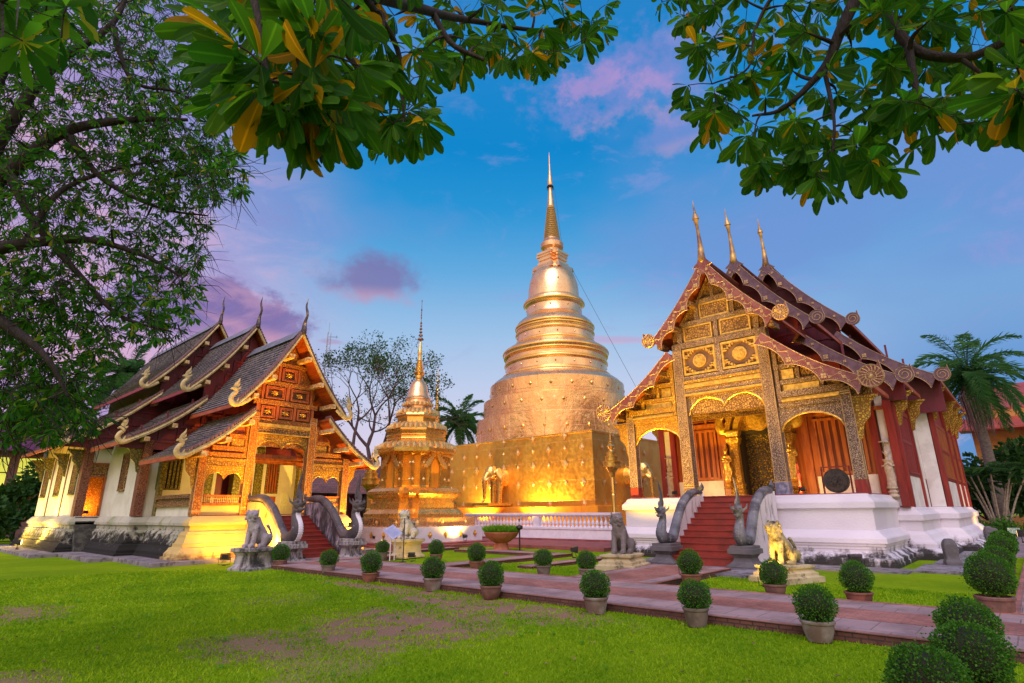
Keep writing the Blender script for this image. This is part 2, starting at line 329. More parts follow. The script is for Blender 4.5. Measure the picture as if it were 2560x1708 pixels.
def offset(poly,d):
    n=len(poly); A=sum(poly[i][0]*poly[(i+1)%n][1]-poly[(i+1)%n][0]*poly[i][1] for i in range(n)); sg=1 if A>0 else -1; out=[]
    for i in range(n):
        p0,p1,p2=poly[i-1],poly[i],poly[(i+1)%n]
        e1=Vector((p1[0]-p0[0],p1[1]-p0[1])).normalized(); e2=Vector((p2[0]-p1[0],p2[1]-p1[1])).normalized()
        n1=Vector((e1.y,-e1.x))*sg; n2=Vector((e2.y,-e2.x))*sg; m=n1+n2; k=d*2/max(m.length_squared,1e-6)
        out.append((p1[0]+m.x*k,p1[1]+m.y*k))
    return out
def rect(x0,y0,x1,y1): return [(x0,y0),(x1,y0),(x1,y1),(x0,y1)]
def tag(o,label=None,cat=None,group=None,kind=None):
    if label: o['label']=label
    if cat: o['category']=cat
    if group: o['group']=group
    if kind: o['kind']=kind
    return o
def thing(name,label,cat,loc=(0,0,0),rz=0,group=None):
    o=bpy.data.objects.new(name,None); COL.objects.link(o); o.location=loc; o.rotation_euler=(0,0,rz); o.empty_display_size=.2
    return tag(o,label,cat,group)
def copy_tree(o,parent=None):
    c=o.copy(); COL.objects.link(c); c.parent=parent
    for ch in list(o.children): copy_tree(ch,c)
    return c
def dup(o,loc,rz,label,sc=None):
    c=copy_tree(o); c.location=loc; c.rotation_euler=(0,0,rz); c['label']=label
    if sc: c.scale=(sc,)*3 if not hasattr(sc,'__len__') else sc
    return c
def baked(mb,name,mats,parent,voxel,disp=0,dsc=.1,smooth=8,loc=None):
    """fuse overlapping shapes into one continuous skin"""
    o=mb.build1(name,mats); md=o.modifiers.new('r','REMESH'); md.mode='VOXEL'; md.voxel_size=voxel
    sm=o.modifiers.new('s','SMOOTH'); sm.factor=.5; sm.iterations=smooth
    if disp:
        tx=bpy.data.textures.new('t','CLOUDS'); tx.noise_scale=dsc; dm=o.modifiers.new('d','DISPLACE'); dm.texture=tx; dm.strength=disp; dm.mid_level=.5
    dg=bpy.context.evaluated_depsgraph_get(); me=bpy.data.meshes.new_from_object(o.evaluated_get(dg)); me.name=name
    bpy.data.objects.remove(o); me.polygons.foreach_set('use_smooth',[True]*len(me.polygons))
    if not me.materials: me.materials.append(mats)
    return link(name,me,parent,loc)
def bez(p,n=10):
    """smooth curve through points (Catmull-Rom)"""
    P=[np.array(q,float) for q in p]; P=[2*P[0]-P[1]]+P+[2*P[-1]-P[-2]]; out=[]
    for i in range(1,len(P)-2):
        for k in range(n):
            t=k/n; a,b,c,d=P[i-1],P[i],P[i+1],P[i+2]
            out.append(.5*((2*b)+(-a+c)*t+(2*a-5*b+4*c-d)*t*t+(-a+3*b-3*c+d)*t**3))
    out.append(P[-2]); return out
def lerp(rads,n): return list(np.interp(np.linspace(0,1,n),np.linspace(0,1,len(rads)),rads))
def spot(parent,loc,target,watt,col=(1,.55,.10),size=.15,angle=110,blend=.8,name='flood_beam'):
    l=bpy.data.lights.new(name,'SPOT'); l.energy=watt; l.color=col; l.spot_size=R(angle); l.spot_blend=blend; l.shadow_soft_size=size
    o=bpy.data.objects.new(name,l); COL.objects.link(o); o.location=loc; o.rotation_euler=(Vector(target)-Vector(loc)).to_track_quat('-Z','Y').to_euler()
    return o
# placement data: bare soil patches, pots, floodlights
DIRT=[(7.6,9.7,1.7,1.9,1.0),(6.6,9.3,1.2,1.3,.9),(5.0,10.1,.9,1.3,.9),(5.2,8.3,.9,.9,.6),(10.75,14.2,.55,3.2,1.0),(10.25,10.2,.95,3.2,1.0),(2.9,17.6,.9,1.5,.8),(1.9,10.6,.5,.6,.7),(7.8,14.8,1.0,1.0,.35),(4.7,7.9,.6,.6,.5),(24.5,5.5,1.5,1.5,.5)]
BR='brick path'
POTS=[('round potted shrub between the grey lion pedestal and the naga at the golden porch stairs',11.75,22.9,0,1.0),
('round potted shrub in front of the red stairs of the golden porch',11.55,19.0,0,1.0),
('round potted shrub below the dark naga, on the lawn side of the path',11.3,16.1,0,.97),
('round potted shrub on the lawn side of the path, below the mottled white lion',11.2,13.0,0,1.0),
('round potted shrub on the lawn side beside bare soil, below the planter bowl',11.1,10.65,0,.97),
('round potted shrub on the lawn side of the path, below the dark stone lion',11.0,7.45,0,.97),
('round potted shrub on the lawn side of the path, below the white hall stairs',11.0,5.2,0,.95),
('largest round potted shrub in grey pot on the lawn side, below the white plinth corner',11.05,3.1,0,.97),
('round potted shrub in the grass bed between the planter bowl and the dark lion',15.7,12.65,.02,1.0),
('round potted shrub in the grass bed close in front of the dark stone lion',15.9,11.05,.02,.96),
('round potted shrub at the path junction in front of the white hall stairs',16.3,7.75,.05,1.0),
('round potted shrub directly in front of the yellow lit lion',15.5,5.2,.02,.95),
('round reddish potted shrub on the grass before the white plinth, beside a black floodlight',15.35,3.36,.02,.98),
('round potted shrub in the small garden in front of the white plinth with gold diamonds',17.25,19.85,.02,1.0),
('round potted shrub at the brick border corner, left of the planter bowl',16.0,16.1,.02,1.0),
('round potted shrub tinted yellow by light, between the dark naga and information sign',16.2,22.3,.05,.98)]
# label,x,y,z,radius,height of the ball centre,(pot),seed,count,leaf,pot material name,squash
BIGPOTS=[('big shaggy shrub in a terracotta pot beside the slab walk at the right edge',15.27,.98,.02,.40,.80,(.24,.31,.42),5,4600,.036,'POT',1.0),
('shaggy shrub just behind the big terracotta potted one at the right edge',19.97,1.05,.02,.36,.80,(.2,.28,.4),6,3400,.04,'POT',.9),
('shaggy shrub third in the row leading to the glowing lamp',25.5,1.16,.02,.40,.82,(.2,.28,.4),7,2600,.05,'POT',.9),
('shaggy shrub last in the row leading to the glowing lamp',30.97,1.29,.02,.42,.80,(.2,.28,.4),8,2400,.06,'POT',.85),
('dense dark ball shrub in the bottom right corner, in front of a brownish one',8.55,.87,0,.36,.54,(.2,.28,.30),9,5600,.03,'POT',.95),
('brownish dark ball shrub half hidden in the bottom right corner',9.95,.98,0,.33,.66,(.2,.28,.34),10,4600,.03,'POT',.9),
('low spreading shrub cut off by the bottom edge of the view',7.5,1.16,0,.35,.46,(.16,.22,.22),11,5600,.03,'POT',.85)]
FLOODS=[('added, unseen floodlight tucked behind the potted shrub at the path junction, aimed at the gold gable',(17.3,8.4,.18),(26.2,9.4,10.5),11000,(1,.62,.16),56,1.0),  # added to brighten the gable, no known fixture stands here
('added, unseen floodlight behind the grey lion pedestal aimed up at the carved orange gable',(12.3,24.9,.16),(14.4,29.2,7.0),11000,(1,.47,.04),85,1.0),  # added out of sight to give the porch gable more orange glow
('floodlight on the lawn in front of the golden porch plinth, left of the lion pedestal',(11.0,26.3,.0),(12.6,29.5,4.6),1100,(1,.46,.02),150,1.2),
('floodlight at the left edge of the lawn aimed at the slate roofed hall',(7.0,46.0,.18),(9.0,45.5,3.6),2200,(1,.62,.08),140,1.4),
('floodlight at the far left corner lighting the last bays of the slate roofed hall',(6.6,52.0,.18),(9.0,49,3.6),2200,(1,.62,.08),140,1.4),
('small twin floodlight at the foot of the lion on the yellow pedestal',(17.0,21.2,.02),(18.1,22.9,1.2),60,(1,.62,.10),110,.9),
('floodlight hidden behind the potted shrub in front of the yellow lit lion',(17.4,6.1,.03),(18.9,6.1,1.2),420,(1,.60,.08),110,.9),
('black box floodlight on the slab aimed at the white plinth of the hall',(23.3,5.0,.06),(26.0,6.0,1.5),60,(1,.8,.8),120,1.3),
('glowing lamp on the ground beside the bollards at the far right',(47.5,1.0,.05),(48,3.5,3),350,(1,.50,.10),140,1.8),
('floodlight on the terrace left of the white hall porch, aimed at its lit corner',(21.8,15.8,.1),(26.4,12.8,8.4),11000,(1,.58,.03),85,1.2),
('floodlight on the right side of the golden porch, on the terrace of the small stupa',(20.0,27.4,.2),(16.4,29.6,5.0),5500,(1,.50,.06),140,1.2),
('floodlight on the ledge of the great stupa aimed up the wall right of the elephant',(34.0,29.6,1.1),(36.1,28.4,5.5),5500,(1,.56,.08),140,1.2),
('floodlight on the ledge of the great stupa aimed up the wall left of the elephant',(34.0,34.6,1.1),(36.1,35.2,5.5),5200,(1,.56,.08),140,1.2),
('floodlight inside the side doorway of the slate roofed hall',(9.3,42.6,2.05),(9.6,44.0,3.5),500,(1,.45,.06),150,.8),
('floodlight on the porch floor of the golden porch',(14.8,30.2,2.08),(14.9,33.5,5.0),1300,(1,.58,.10),150,.8),
('floodlight on the porch floor of the white hall, left side',(27.6,13.6,2.72),(31,12.0,6.0),800,(1,.52,.13),150,.8),
('floodlight on the porch floor of the white hall, right side near the gong',(27.8,7.6,2.72),(31,8.6,6.0),650,(1,.52,.13),150,.8),
('added floodlight at the base of the small gold stupa on its left side',(21.9,31.0,.35),(23.6,31,4.5),1700,(1,.56,.08),140,1.0),  # extra lamp added to brighten the stupa
('added floodlight at the base of the small gold stupa on its right side',(26.0,27.2,.35),(25.4,29.2,4.5),1700,(1,.56,.08),140,1.0),  # second lamp added because the stupa came out dark
]
# ------------------------------------------------------------------ temple halls
def curve(p0,p1,sag,n):
    """concave roof line from (u,z) p0 down to p1"""
    out=[]
    for i in range(n+1):
        t=i/n; u=p0[0]+(p1[0]-p0[0])*t; z=p0[1]+(p1[1]-p0[1])*t-sag*math.sin(PI*t)
        out.append((u,z))
    return out
def roof_side(mb,cv,v0,v1,sg,th=.10,course=.30,lip=.035):
    """stepped tile courses on one slope; material 0 tiles, 1 soffit"""
    L=[0]
    for a,b in zip(cv,cv[1:]): L.append(L[-1]+math.dist(a,b))
    n=max(3,int(L[-1]/course)); us=np.interp(np.linspace(0,L[-1],n+1),L,[p[0] for p in cv]); zs=np.interp(np.linspace(0,L[-1],n+1),L,[p[1] for p in cv])
    for i in range(n):
        a=np.array([us[i],zs[i]]); b=np.array([us[i+1],zs[i+1]]); d=(b-a)/np.linalg.norm(b-a); nn=np.array([-d[1],d[0]]); nn=nn*(1 if nn[1]>0 else -1)
        q=[a+nn*.004,b+nn*lip,b-nn*.0,a-nn*.02]
        mb.cur=0; mb.prism([(sg*x,z_) for x,z_ in q],v0,v1)
    mb.cur=1
    pts=[(us[i],zs[i]-.012) for i in range(n+1)]; lo=[(us[i],zs[i]-th) for i in range(n+1)][::-1]
    mb.prism([(sg*x,z_) for x,z_ in pts+lo],v0+.02,v1-.02); mb.cur=0
def gable_outline(T,zb,drop=.14,inset=0):
    """outline of the wall that closes a tier under its two roof layers"""
    up=curve((0,T['za']-drop*1.6),(T['hu']-.25,T['zu']-drop+.12),T['s1'],8); lo=curve((T['hi'],T['zi']-drop),(T['hw'],T['zw']-drop),T['s2'],6)
    r=[(u,z_) for u,z_ in up if u<=T['hi']+.0]; r.append((T['hi'],np.interp(T['hi'],[p[0] for p in up],[p[1] for p in up]))); r+=lo+[(T['hw'],zb)]
    return [(-u,z_) for u,z_ in r[::-1]][:-1]+r
def spiral_scroll(bo,c,r,v,sg,gold=True,style=0):
    d=MB(); n=26
    pts=[(c[0]+r*math.cos(2*PI*i/n),c[1]+r*math.sin(2*PI*i/n)) for i in range(n)]
    k=int(n*(.14 if sg>0 else .36)); pts[k]=(c[0]+sg*r*.75,c[1]+r*1.28)
    d.prism(pts,v-.07,v+.07); o=d.build('scroll_end',BARG2 if style else BARGE,bo)
    g=MB()
    if style:
        sp=[(c[0]+sg*(-1)*(.08+.62*r*t)*math.cos(2*PI*1.7*t),v-.085,c[1]+(.08+.62*r*t)*math.sin(2*PI*1.7*t)) for t in np.linspace(0,1,34)]
        g.tube(sp,.018,5)
    else:
        for rr in (.16,.42,.92): g.tube([(c[0]+rr*r*math.cos(a),v-.085,c[1]+rr*r*math.sin(a)) for a in np.linspace(0,2*PI,29)],.016,4)
        for i in range(16):
            a=2*PI*i/16; g.tube([(c[0]+q*r*math.cos(a+(q-.4)*.5),v-.085,c[1]+q*r*math.sin(a+(q-.4)*.5)) for q in (.18,.42,.62,.9)],[.010,.016,.026,.016],4)
            g.ball((c[0]+.8*r*math.cos(a+.22),v-.085,c[1]+.8*r*math.sin(a+.22)),(.03,.012,.03),6,4)
        g.ball((c[0],v-.08,c[1]),(.07,.03,.07),8,6)
    ed=[(p[0],v-.08,p[1]) for p in pts+pts[:1]]; g.tube(ed,.014,4)
    g.build('gold_spiral',TRIM,bo)
def barge_scallop(parent,cv,sg,v,cusps,h0,h1,vine,style):
    """maroon board along the roof edge with a cusped lower edge, gold bead line and rosettes"""
    n=60; ts=np.linspace(0,1,n+1); U=np.interp(ts,np.linspace(0,1,len(cv)),[p[0] for p in cv]); Z=np.interp(ts,np.linspace(0,1,len(cv)),[p[1] for p in cv])
    low=[];mid=[]
    for i,t in enumerate(ts):
        du=U[min(i+1,n)]-U[max(i-1,0)]; dz=Z[min(i+1,n)]-Z[max(i-1,0)]; L=math.hypot(du,dz); nx,nz=dz/L,-du/L
        ph=(t*cusps)%1.0; sc=math.sin(PI*ph)**.7 if ph>0 else 0
        h=(h0+(h1-h0)*t)*(1.0-.42*sc)
        if t>.965: h*=1
        low.append((U[i]+nx*h,Z[i]+nz*h)); mid.append((U[i]+nx*h*.5,Z[i]+nz*h*.5,nx,nz,h))
    b=MB()
    for i in range(n): b.prism([(sg*x,y) for x,y in (( U[i],Z[i]+.06),(U[i+1],Z[i+1]+.06),low[i+1],low[i])],v-.05,v+.05)
    bo=b.build('barge_board',BARG2 if style else BARGE,parent)
    g=MB(); q=lambda p,dv=-.06:(sg*p[0],v+dv,p[1])
    g.tube([q(p) for p in low[::2]],.020,4); ins=[(low[i][0]-mid[i][2]*.07,low[i][1]-mid[i][3]*.07) for i in range(n+1)]
    if 1:
        for i in range(0,n+1,1 if not style else 1):
            g.ball(q(ins[i],-.055),(.018,.012,.018),4,3)
    g.tube([q((U[i],Z[i]+.03)) for i in range(0,n+1,3)],.014,4)
    big=[k/cusps for k in range(1,cusps+1)]; small=[(k-.5)/cusps for k in range(1,cusps+1)]
    for t,s in [(t,.105) for t in big if t<.97]+[(t,.06) for t in small]:
        i=int(t*n); m=mid[min(i,n)]; a=math.atan2(m[3],m[2]); cx,cz=sg*m[0],m[1]
        f=.62 if s>.1 else .5; cx=sg*(U[i]+m[2]*m[4]*f); cz=Z[i]+m[3]*m[4]*f
        for dx,dz in ((-1,-1),(1,-1),(-1,1),(1,1)): g.box(cx+dx*s*.52-s*.44,v-.09,cz+dz*s*.52-s*.44,cx+dx*s*.52+s*.44,v-.05,cz+dz*s*.52+s*.44)
        g.ball((cx,v-.09,cz),(s*.3,.03,s*.3),6,4)
    if vine:
        for t0 in np.arange(.03,.93,.5/cusps):
            pts=[];i0=t0
            for k in range(9):
                t=t0+.36/cusps*k/8; i=min(int(t*n),n); m=mid[i]; off=math.sin(k/8*2*PI)*.24; pts.append((sg*(U[i]+m[2]*m[4]*(.5+off)),v-.06,Z[i]+m[3]*m[4]*(.5+off)))
            g.tube(pts,.016,4)
            for k in (2,6):
                c=pts[k]; g.tube([(c[0]+.07*math.cos(a)*(1-a/9),v-.06,c[2]+.07*math.sin(a)*(1-a/9)) for a in np.linspace(0,5.5,8)],.012,3)
    g.build('gold_inlay',TRIM,bo if False else parent)
    return bo
def naga_hook(parent,p,v,sg,sc=1.0,m=None,dirn=(1,-.55)):
    """cream naga finial curling up from the end of the barge board"""
    d=[(-.75,.42),(-.35,.13),(0,0),(.22,.06),(.32,.27),(.25,.50),(.10,.66),(.12,.80),(.24,.90)]
    b=MB(); P=[(p[0]+sg*x*sc,v,p[1]+z_*sc) for x,z_ in d]; bp=bez(P,5); b.tube(bp,lerp([.085,.10,.13,.14,.13,.11,.10,.12,.10],len(bp)),8,.62)
    # snout, crest flames
    b.tube([(p[0]+sg*.16*sc,v,p[1]+.86*sc),(p[0]+sg*.34*sc,v,p[1]+.86*sc),(p[0]+sg*.42*sc,v,p[1]+.80*sc)],[.09,.06,.015],6,.6)
    cr=bez([(p[0]+sg*.20*sc,v,p[1]+.92*sc),(p[0]+sg*.14*sc,v,p[1]+1.12*sc),(p[0]+sg*.02*sc,v,p[1]+1.32*sc),(p[0]-sg*.02*sc,v,p[1]+1.5*sc)],4)
    b.tube(cr,lerp([.09,.085,.05,.012],len(cr)),6,.45)
    for k,(x,z_,dx,dz) in enumerate(((.08,1.0,-.14,.22),(.04,.86,-.17,.14),(.12,.60,-.13,.12),(-.02,.14,-.06,.26),(-.16,.16,-.06,.24),(-.30,.22,-.05,.22))):
        b.tube([(p[0]+sg*x*sc,v,p[1]+z_*sc),(p[0]+sg*(x+dx*.7)*sc,v,p[1]+(z_+dz*.5)*sc),(p[0]+sg*(x+dx)*sc,v,p[1]+(z_+dz)*sc)],[.06,.045,.01],5,.4)
    return b.build('naga_finial',m or CREAM,parent,smooth=50)
def window(parent,u0,u1,z0,z1,v,fr,sl,bars=5,ax='y',back=DARK,deep=.12,out=-1,name='window',fw_=.09,barm=None):
    """slatted window: dark pane, frame, vertical bars. ax 'y' = in a wall facing along y, 'x' = along x; out = sign of the outside"""
    def bx(m,a0,b0,a1,b1,d0,d1):
        if ax=='y': m.box(a0,v+out*d0,b0,a1,v+out*d1,b1)
        else: m.box(v+out*d0,a0,b0,v+out*d1,a1,b1)
    w_=MB(); bx(w_,u0,z0,u1,z1,.0,.02); wo=w_.build(name,back,parent)
    f=MB(); bx(f,u0-fw_,z0-fw_,u0,z1+fw_,.003,.09); bx(f,u1,z0-fw_,u1+fw_,z1+fw_,.003,.09); bx(f,u0,z1,u1,z1+fw_,.003,.085); bx(f,u0-.05,z0-fw_,u1+.05,z0,.003,.12)
    f.build('frame',fr,wo)
    s=MB(); n=bars
    for i in range(n):
        c=u0+(u1-u0)*(i+.5)/n; h=(u1-u0)/n*.28; bx(s,c-h,z0,c+h,z1,.02,.06)
    s.build('bars',barm or sl,wo); return wo
def arch_panel(u0,u1,zt,ze,lobes,zl,n=14):
    """valance outline: flat top zt, lower edge with lobes rising to zl and dropping to ze at the ends"""
    pts=[(u0,zt),(u0,ze)]
    L=(u1-u0)/lobes
    for k in range(lobes):
        for i in range(1,n):
            t=i/n; pts.append((u0+L*(k+t),ze+(zl-ze)*math.sin(PI*t)**.55 if lobes==1 else (ze if (k==0 and t<.5) or (k==lobes-1 and t>.5) else ze+(zl-ze)*.45)+((zl-(ze if (k==0 and t<.5) or (k==lobes-1 and t>.5) else ze+(zl-ze)*.45))*math.sin(PI*t)**.6)))
        if k<lobes-1: pts.append((u0+L*(k+1),ze+(zl-ze)*.38))
    pts+=[(u1,ze),(u1,zt)]; return pts
def bracket(parent,base,z,dx,dy,h=1.3,m=None,w=.75):
    """carved triangular eave bracket hanging on a wall; (dx,dy) points outward"""
    b=MB(); x,y=base; o=[(0,0),(w,0),(w*.72,-.22),(w*.62,-.45*h),(w*.30,-.62*h),(w*.16,-h*.95),(0,-h)]
    t=.05
    for s_,tt in ((1,t),):
        P=[(x+dx*a,y+dy*a,z+c) for a,c in o]; n=len(P); px,py=-dy*t,dx*t
        b.add([(p[0]+px,p[1]+py,p[2]) for p in P]+[(p[0]-px,p[1]-py,p[2]) for p in P],[tuple(range(n)),tuple(range(n,2*n))[::-1]]+[(i,(i+1)%n,n+(i+1)%n,n+i) for i in range(n)])
    b.box(*(x-abs(dy)*.09-(.0 if dx>=0 else w+.05)*abs(dx), y-abs(dx)*.09-(0 if dy>=0 else w+.05)*abs(dy), z, x+abs(dy)*.09+((w+.05) if dx>0 else 0)*abs(dx), y+abs(dx)*.09+((w+.05) if dy>0 else 0)*abs(dy), z+.09))
    return b.build('eave_bracket',m or CARVY,parent)

# ============================ right hall (maroon boards, gold fronted) ============================
RH=thing('ordination_hall','large white based temple hall with maroon scalloped roof boards, gold carved front and red stairs','temple hall',(26.6,10.1,0),R(-90))
def base_part(parent,poly,top,prof,m,name='base',front=None):
    return MB().stack(poly,[(d,z_) for d,z_ in prof][::-1]+[(0,top)]).build(name,m,parent)
# profile (offset, height) listed from the top down
pr1=[(.06,2.62),(.10,2.52),(.24,2.38),(.26,2.33),(.26,2.13),(.20,2.12),(.14,2.06),(.14,1.30),(.22,1.28),(.34,1.14),(.46,1.04),(.48,1.0),(.48,.84),(.42,.83),(.42,.74),(.37,.73),(.37,.62),(.34,.60),(.34,.50),(.44,.46),(.52,.36),(.66,.30),(.66,.16),(.70,.15),(.70,.0)]
pr2=[(.06,2.12),(.12,2.0),(.28,1.86),(.32,1.82),(.32,1.58),(.26,1.57),(.22,1.50),(.22,1.12),(.28,1.08),(.40,.98),(.50,.80),(.62,.70),(.66,.62),(.66,.46),(.82,.42),(.98,.28),(1.0,.26),(1.0,.0)]
base_part(RH,rect(-5.25,-.55,5.25,5.0),2.66,pr1,WHITE_R)
base_part(RH,rect(-6.0,4.75,6.0,11.6),2.15,pr2,WHITE_R)
base_part(RH,rect(-6.75,11.1,6.75,23.6),2.146,pr2,WHITE_R)
T1=dict(v=-.85,ve=3.9,za=14.15,hu=3.05,zu=10.5,s1=.22,hi=2.35,zi=9.72,hw=6.0,zw=7.1,s2=.25)
T2=dict(v=3.75,ve=9.9,za=15.65,hu=3.5,zu=11.35,s1=.25,hi=2.8,zi=10.75,hw=6.6,zw=7.85,s2=.25)
T3=dict(v=9.8,ve=24.6,za=17.5,hu=4.05,zu=12.65,s1=.28,hi=3.35,zi=12.05,hw=7.55,zw=8.75,s2=.28)
for k,T in enumerate((T1,T2,T3)):
    for part,p0,p1,s,SG in (('u',(0,T['za']),(T['hu'],T['zu']),T['s1'],(-1,1)),('l',(T['hi'],T['zi']),(T['hw'],T['zw']),T['s2'],(-1,)),('l',(T['hi'],T['zi']),(T['hw'],T['zw']),T['s2'],(1,))):
        cv=curve(p0,p1,s,16); rb=MB()
        for sg in SG: roof_side(rb,cv,T['v']+.06,T['ve'],sg,.13,.32)
        if part=='u': rb.tube([(0,T['v']+.1,T['za']+.05),(0,T['ve'],T['za']+.05)],.12,6)
        ro=rb.build('roof',[ROOFR,SOFF],RH)
        for sg in SG:
            bo=barge_scallop(ro,cv,sg,T['v'],3 if part=='l' else 4,.62,.72,k==0,k>0)
            q=cv[-1]; r=.36 if k==0 else .36
            spiral_scroll(bo,(sg*(q[0]+.22),q[1]+.02),r+(.10 if part=='l' and k==0 else 0),T['v'],sg,True,int(k>0))
        # eave fascia
        ea=MB()
        for sg in SG: ea.box(sg*(p1[0]-.05),T['v']+.1,p1[1]-.2,sg*(p1[0]+.03),T['ve'],p1[1]-.02)
        if part=='l' or k>0: ea.build('eave_board',SOFF,ro)
    # tall tapering ridge finial
    MB().prism([(-.16,T['za']+.10),(.16,T['za']+.10),(.30,T['za']-.35),(.0,T['za']-.85),(-.30,T['za']-.35)],T['v']-.075,T['v']+.05).build('apex_plate',BARG2 if k else BARGE,RH)
    g=MB(); z0=T['za']-.15; H=3.35-.0*k; lean=-.28
    path=[(0,T['v']-.02+lean*(t**1.3)*.9+ (.05*math.sin(t*5)),z0+H*t) for t in np.linspace(0,1,14)]
    rad=[.05,.18,.17,.14,.12,.10,.085,.075,.10,.14,.075,.045,.028,.007]
    g.tube(path,rad,8); g.tube([path[9],path[10]],[.19,.10],8); g.ball((path[1][0],path[1][1],path[1][2]),(.19,.2,.34),10,8)
    g.build('ridge_finial',mat('finial_gilt%d'%k,(.70,.44,.14),(.20,.11,.08),1.2,.45,.6,.4,.02,.35,.65),RH,smooth=50)
    # wall that closes the tier
    if k>0:
        gb=MB(); gb.prism(gable_outline(T,6.9 if k==1 else 7.0),T['v']+.9,T['v']+1.05); go=gb.build('gable_wall',REDD if k else REDD,RH)
        pn=MB()
        for z_ in np.arange(8.2 if k==1 else 9.2,T['za']-1.2,.95):
            hwid=min(T['hw'],np.interp(z_,[T['zw'],T['zi'],T['zi']+.01,T['za']],[T['hw'],T['hi'],T['hi'],0.]))-.25
            pn.box(-hwid,T['v']+.84,z_-.07,hwid,T['v']+.9,z_+.07)
            for uu in np.arange(-hwid+.5,hwid,.95): pn.box(uu-.05,T['v']+.85,z_+.07,uu+.05,T['v']+.9,z_+.88)
        pn.build('gable_panel_frame',REDD,go)
        for sg in (-1,1):   # turned struts between the roof layers
            MB().lathe([(.10,0),(.14,.08),(.08,.18),(.13,.3),(.08,.42),(.13,.55),(.08,.66),(.12,.78),(.10,.9)],(sg*T['hi'],T['v']+.35),8,z0=T['zi']-.05).build('turned_strut',REDD,go)
# purlin ends and rafters under the front overhang
pu=MB()
for u_,z_ in ((.95,12.05),(1.95,10.95),(2.75,10.15),(3.05,8.85),(3.95,8.05),(4.9,7.25),(5.55,6.85)):
    for sg in (-1,1): pu.box(sg*(u_-.12),-.78,z_-.12,sg*(u_+.12),.1,z_+.12)
pu.build('purlin',CARVD,RH)
# columns
def column(parent,u,v,zb,zt,w0,w1,name='column',m=None,foot=None):
    b=MB(); b.stack(rect(u-w0/2,v-w0/2,u+w0/2,v+w0/2),[(0,zb),((w1-w0)/2,zt)]); c=b.build1(name,m or CARVF,parent)
    e=MB()
    for s1 in (-1,1):
        for s2 in (-1,1): e.tube([(u+s1*w0/2,v+s2*w0/2,zb+.02),(u+s1*w1/2,v+s2*w1/2,zt)],.018,4)
    for q in (.06,.075,.93,.95): k=w0+(w1-w0)*q; e.stack(rect(u-k/2,v-k/2,u+k/2,v+k/2),[(.012,zb+(zt-zb)*q-.02),(.012,zb+(zt-zb)*q+.02)])
    e.build1('gold_edge',TRIM,c)
    if foot: MB().stack(rect(u-w0/2,v-w0/2,u+w0/2,v+w0/2),[(.02,zb-.01),(.012,zb+.55)]).build('column_foot',foot,c)
    return c
for sg in (-1,1):
    column(RH,sg*2.1,0,2.66,10.2,.52,.44,foot=mat('column_foot%d'%sg,(.12,.12,.22),(.30,.28,.38),4,.4) if sg>0 else None)
    column(RH,sg*5.08,0,2.66,7.0,.42,.38,foot=REDW)
    bracket(RH,(sg*5.28,0),6.45,sg,0,1.7,CARVY,.85)
# carved front gable
gf=MB(); gf.prism([(p[0],p[1]) for p in gable_outline(T1,6.6,.22)],.02,.14); GA=gf.build('carved_gable',CARVD,RH)
# cut the lower part: the wall stops above the arches, so the side wings are built as stepped boards
def panels(parent,spec,v):
    for nm,m,L in spec:
        b=MB()
        for (a,c,d,e,t) in L: b.box(a,v-t,c,d,v,e)
        b.build(nm,m,parent)
mir=lambda L:[x for a,c,d,e,t in L for x in ((a,c,d,e,t),(-d,c,-a,e,t))]
panels(GA,[
 ('beam',CARVF,[(-1.86,7.62,1.86,7.86,.22),(-1.86,8.28,1.86,8.5,.20),(-2.3,9.95,2.3,10.25,.20),(-1.75,11.1,1.75,11.32,.18),(-1.1,12.15,1.1,12.38,.16)]),
 ('moulding',GILT,[(-1.86,7.87,1.86,8.04,.30),(-1.86,8.05,1.86,8.12,.20),(-1.86,7.5,1.86,7.6,.28)]),
 ('moulding',CARVY,[(-1.86,8.13,1.86,8.27,.26)]),
 ('mullion',CARVF,[(-.13,8.5,.13,9.95,.20),(-.1,10.25,.1,11.1,.17),(-2.05,10.2,-1.8,11.1,.16),(1.8,10.2,2.05,11.1,.16),(-1.0,11.32,-.8,12.15,.15),(.8,11.32,1.0,12.15,.15),(-.09,12.38,.09,13.1,.14)]),
 ('frieze_panel',CARVD,[(-1.6,10.38,-.25,10.98,.10),(.25,10.38,1.6,10.98,.10),(-.66,11.44,.66,12.03,.10)]),
 ('panel_frame',GILT,mir([(.20,10.28,1.68,10.36,.15),(.20,11.0,1.68,11.08,.15),(.20,10.36,.27,11.0,.15),(1.6,10.36,1.68,11.0,.15)])+[(-.74,11.34,.74,11.42,.14),(-.74,12.05,.74,12.13,.14),(-.74,11.42,-.67,12.05,.14),(.67,11.42,.74,12.05,.14)]),
],.02)
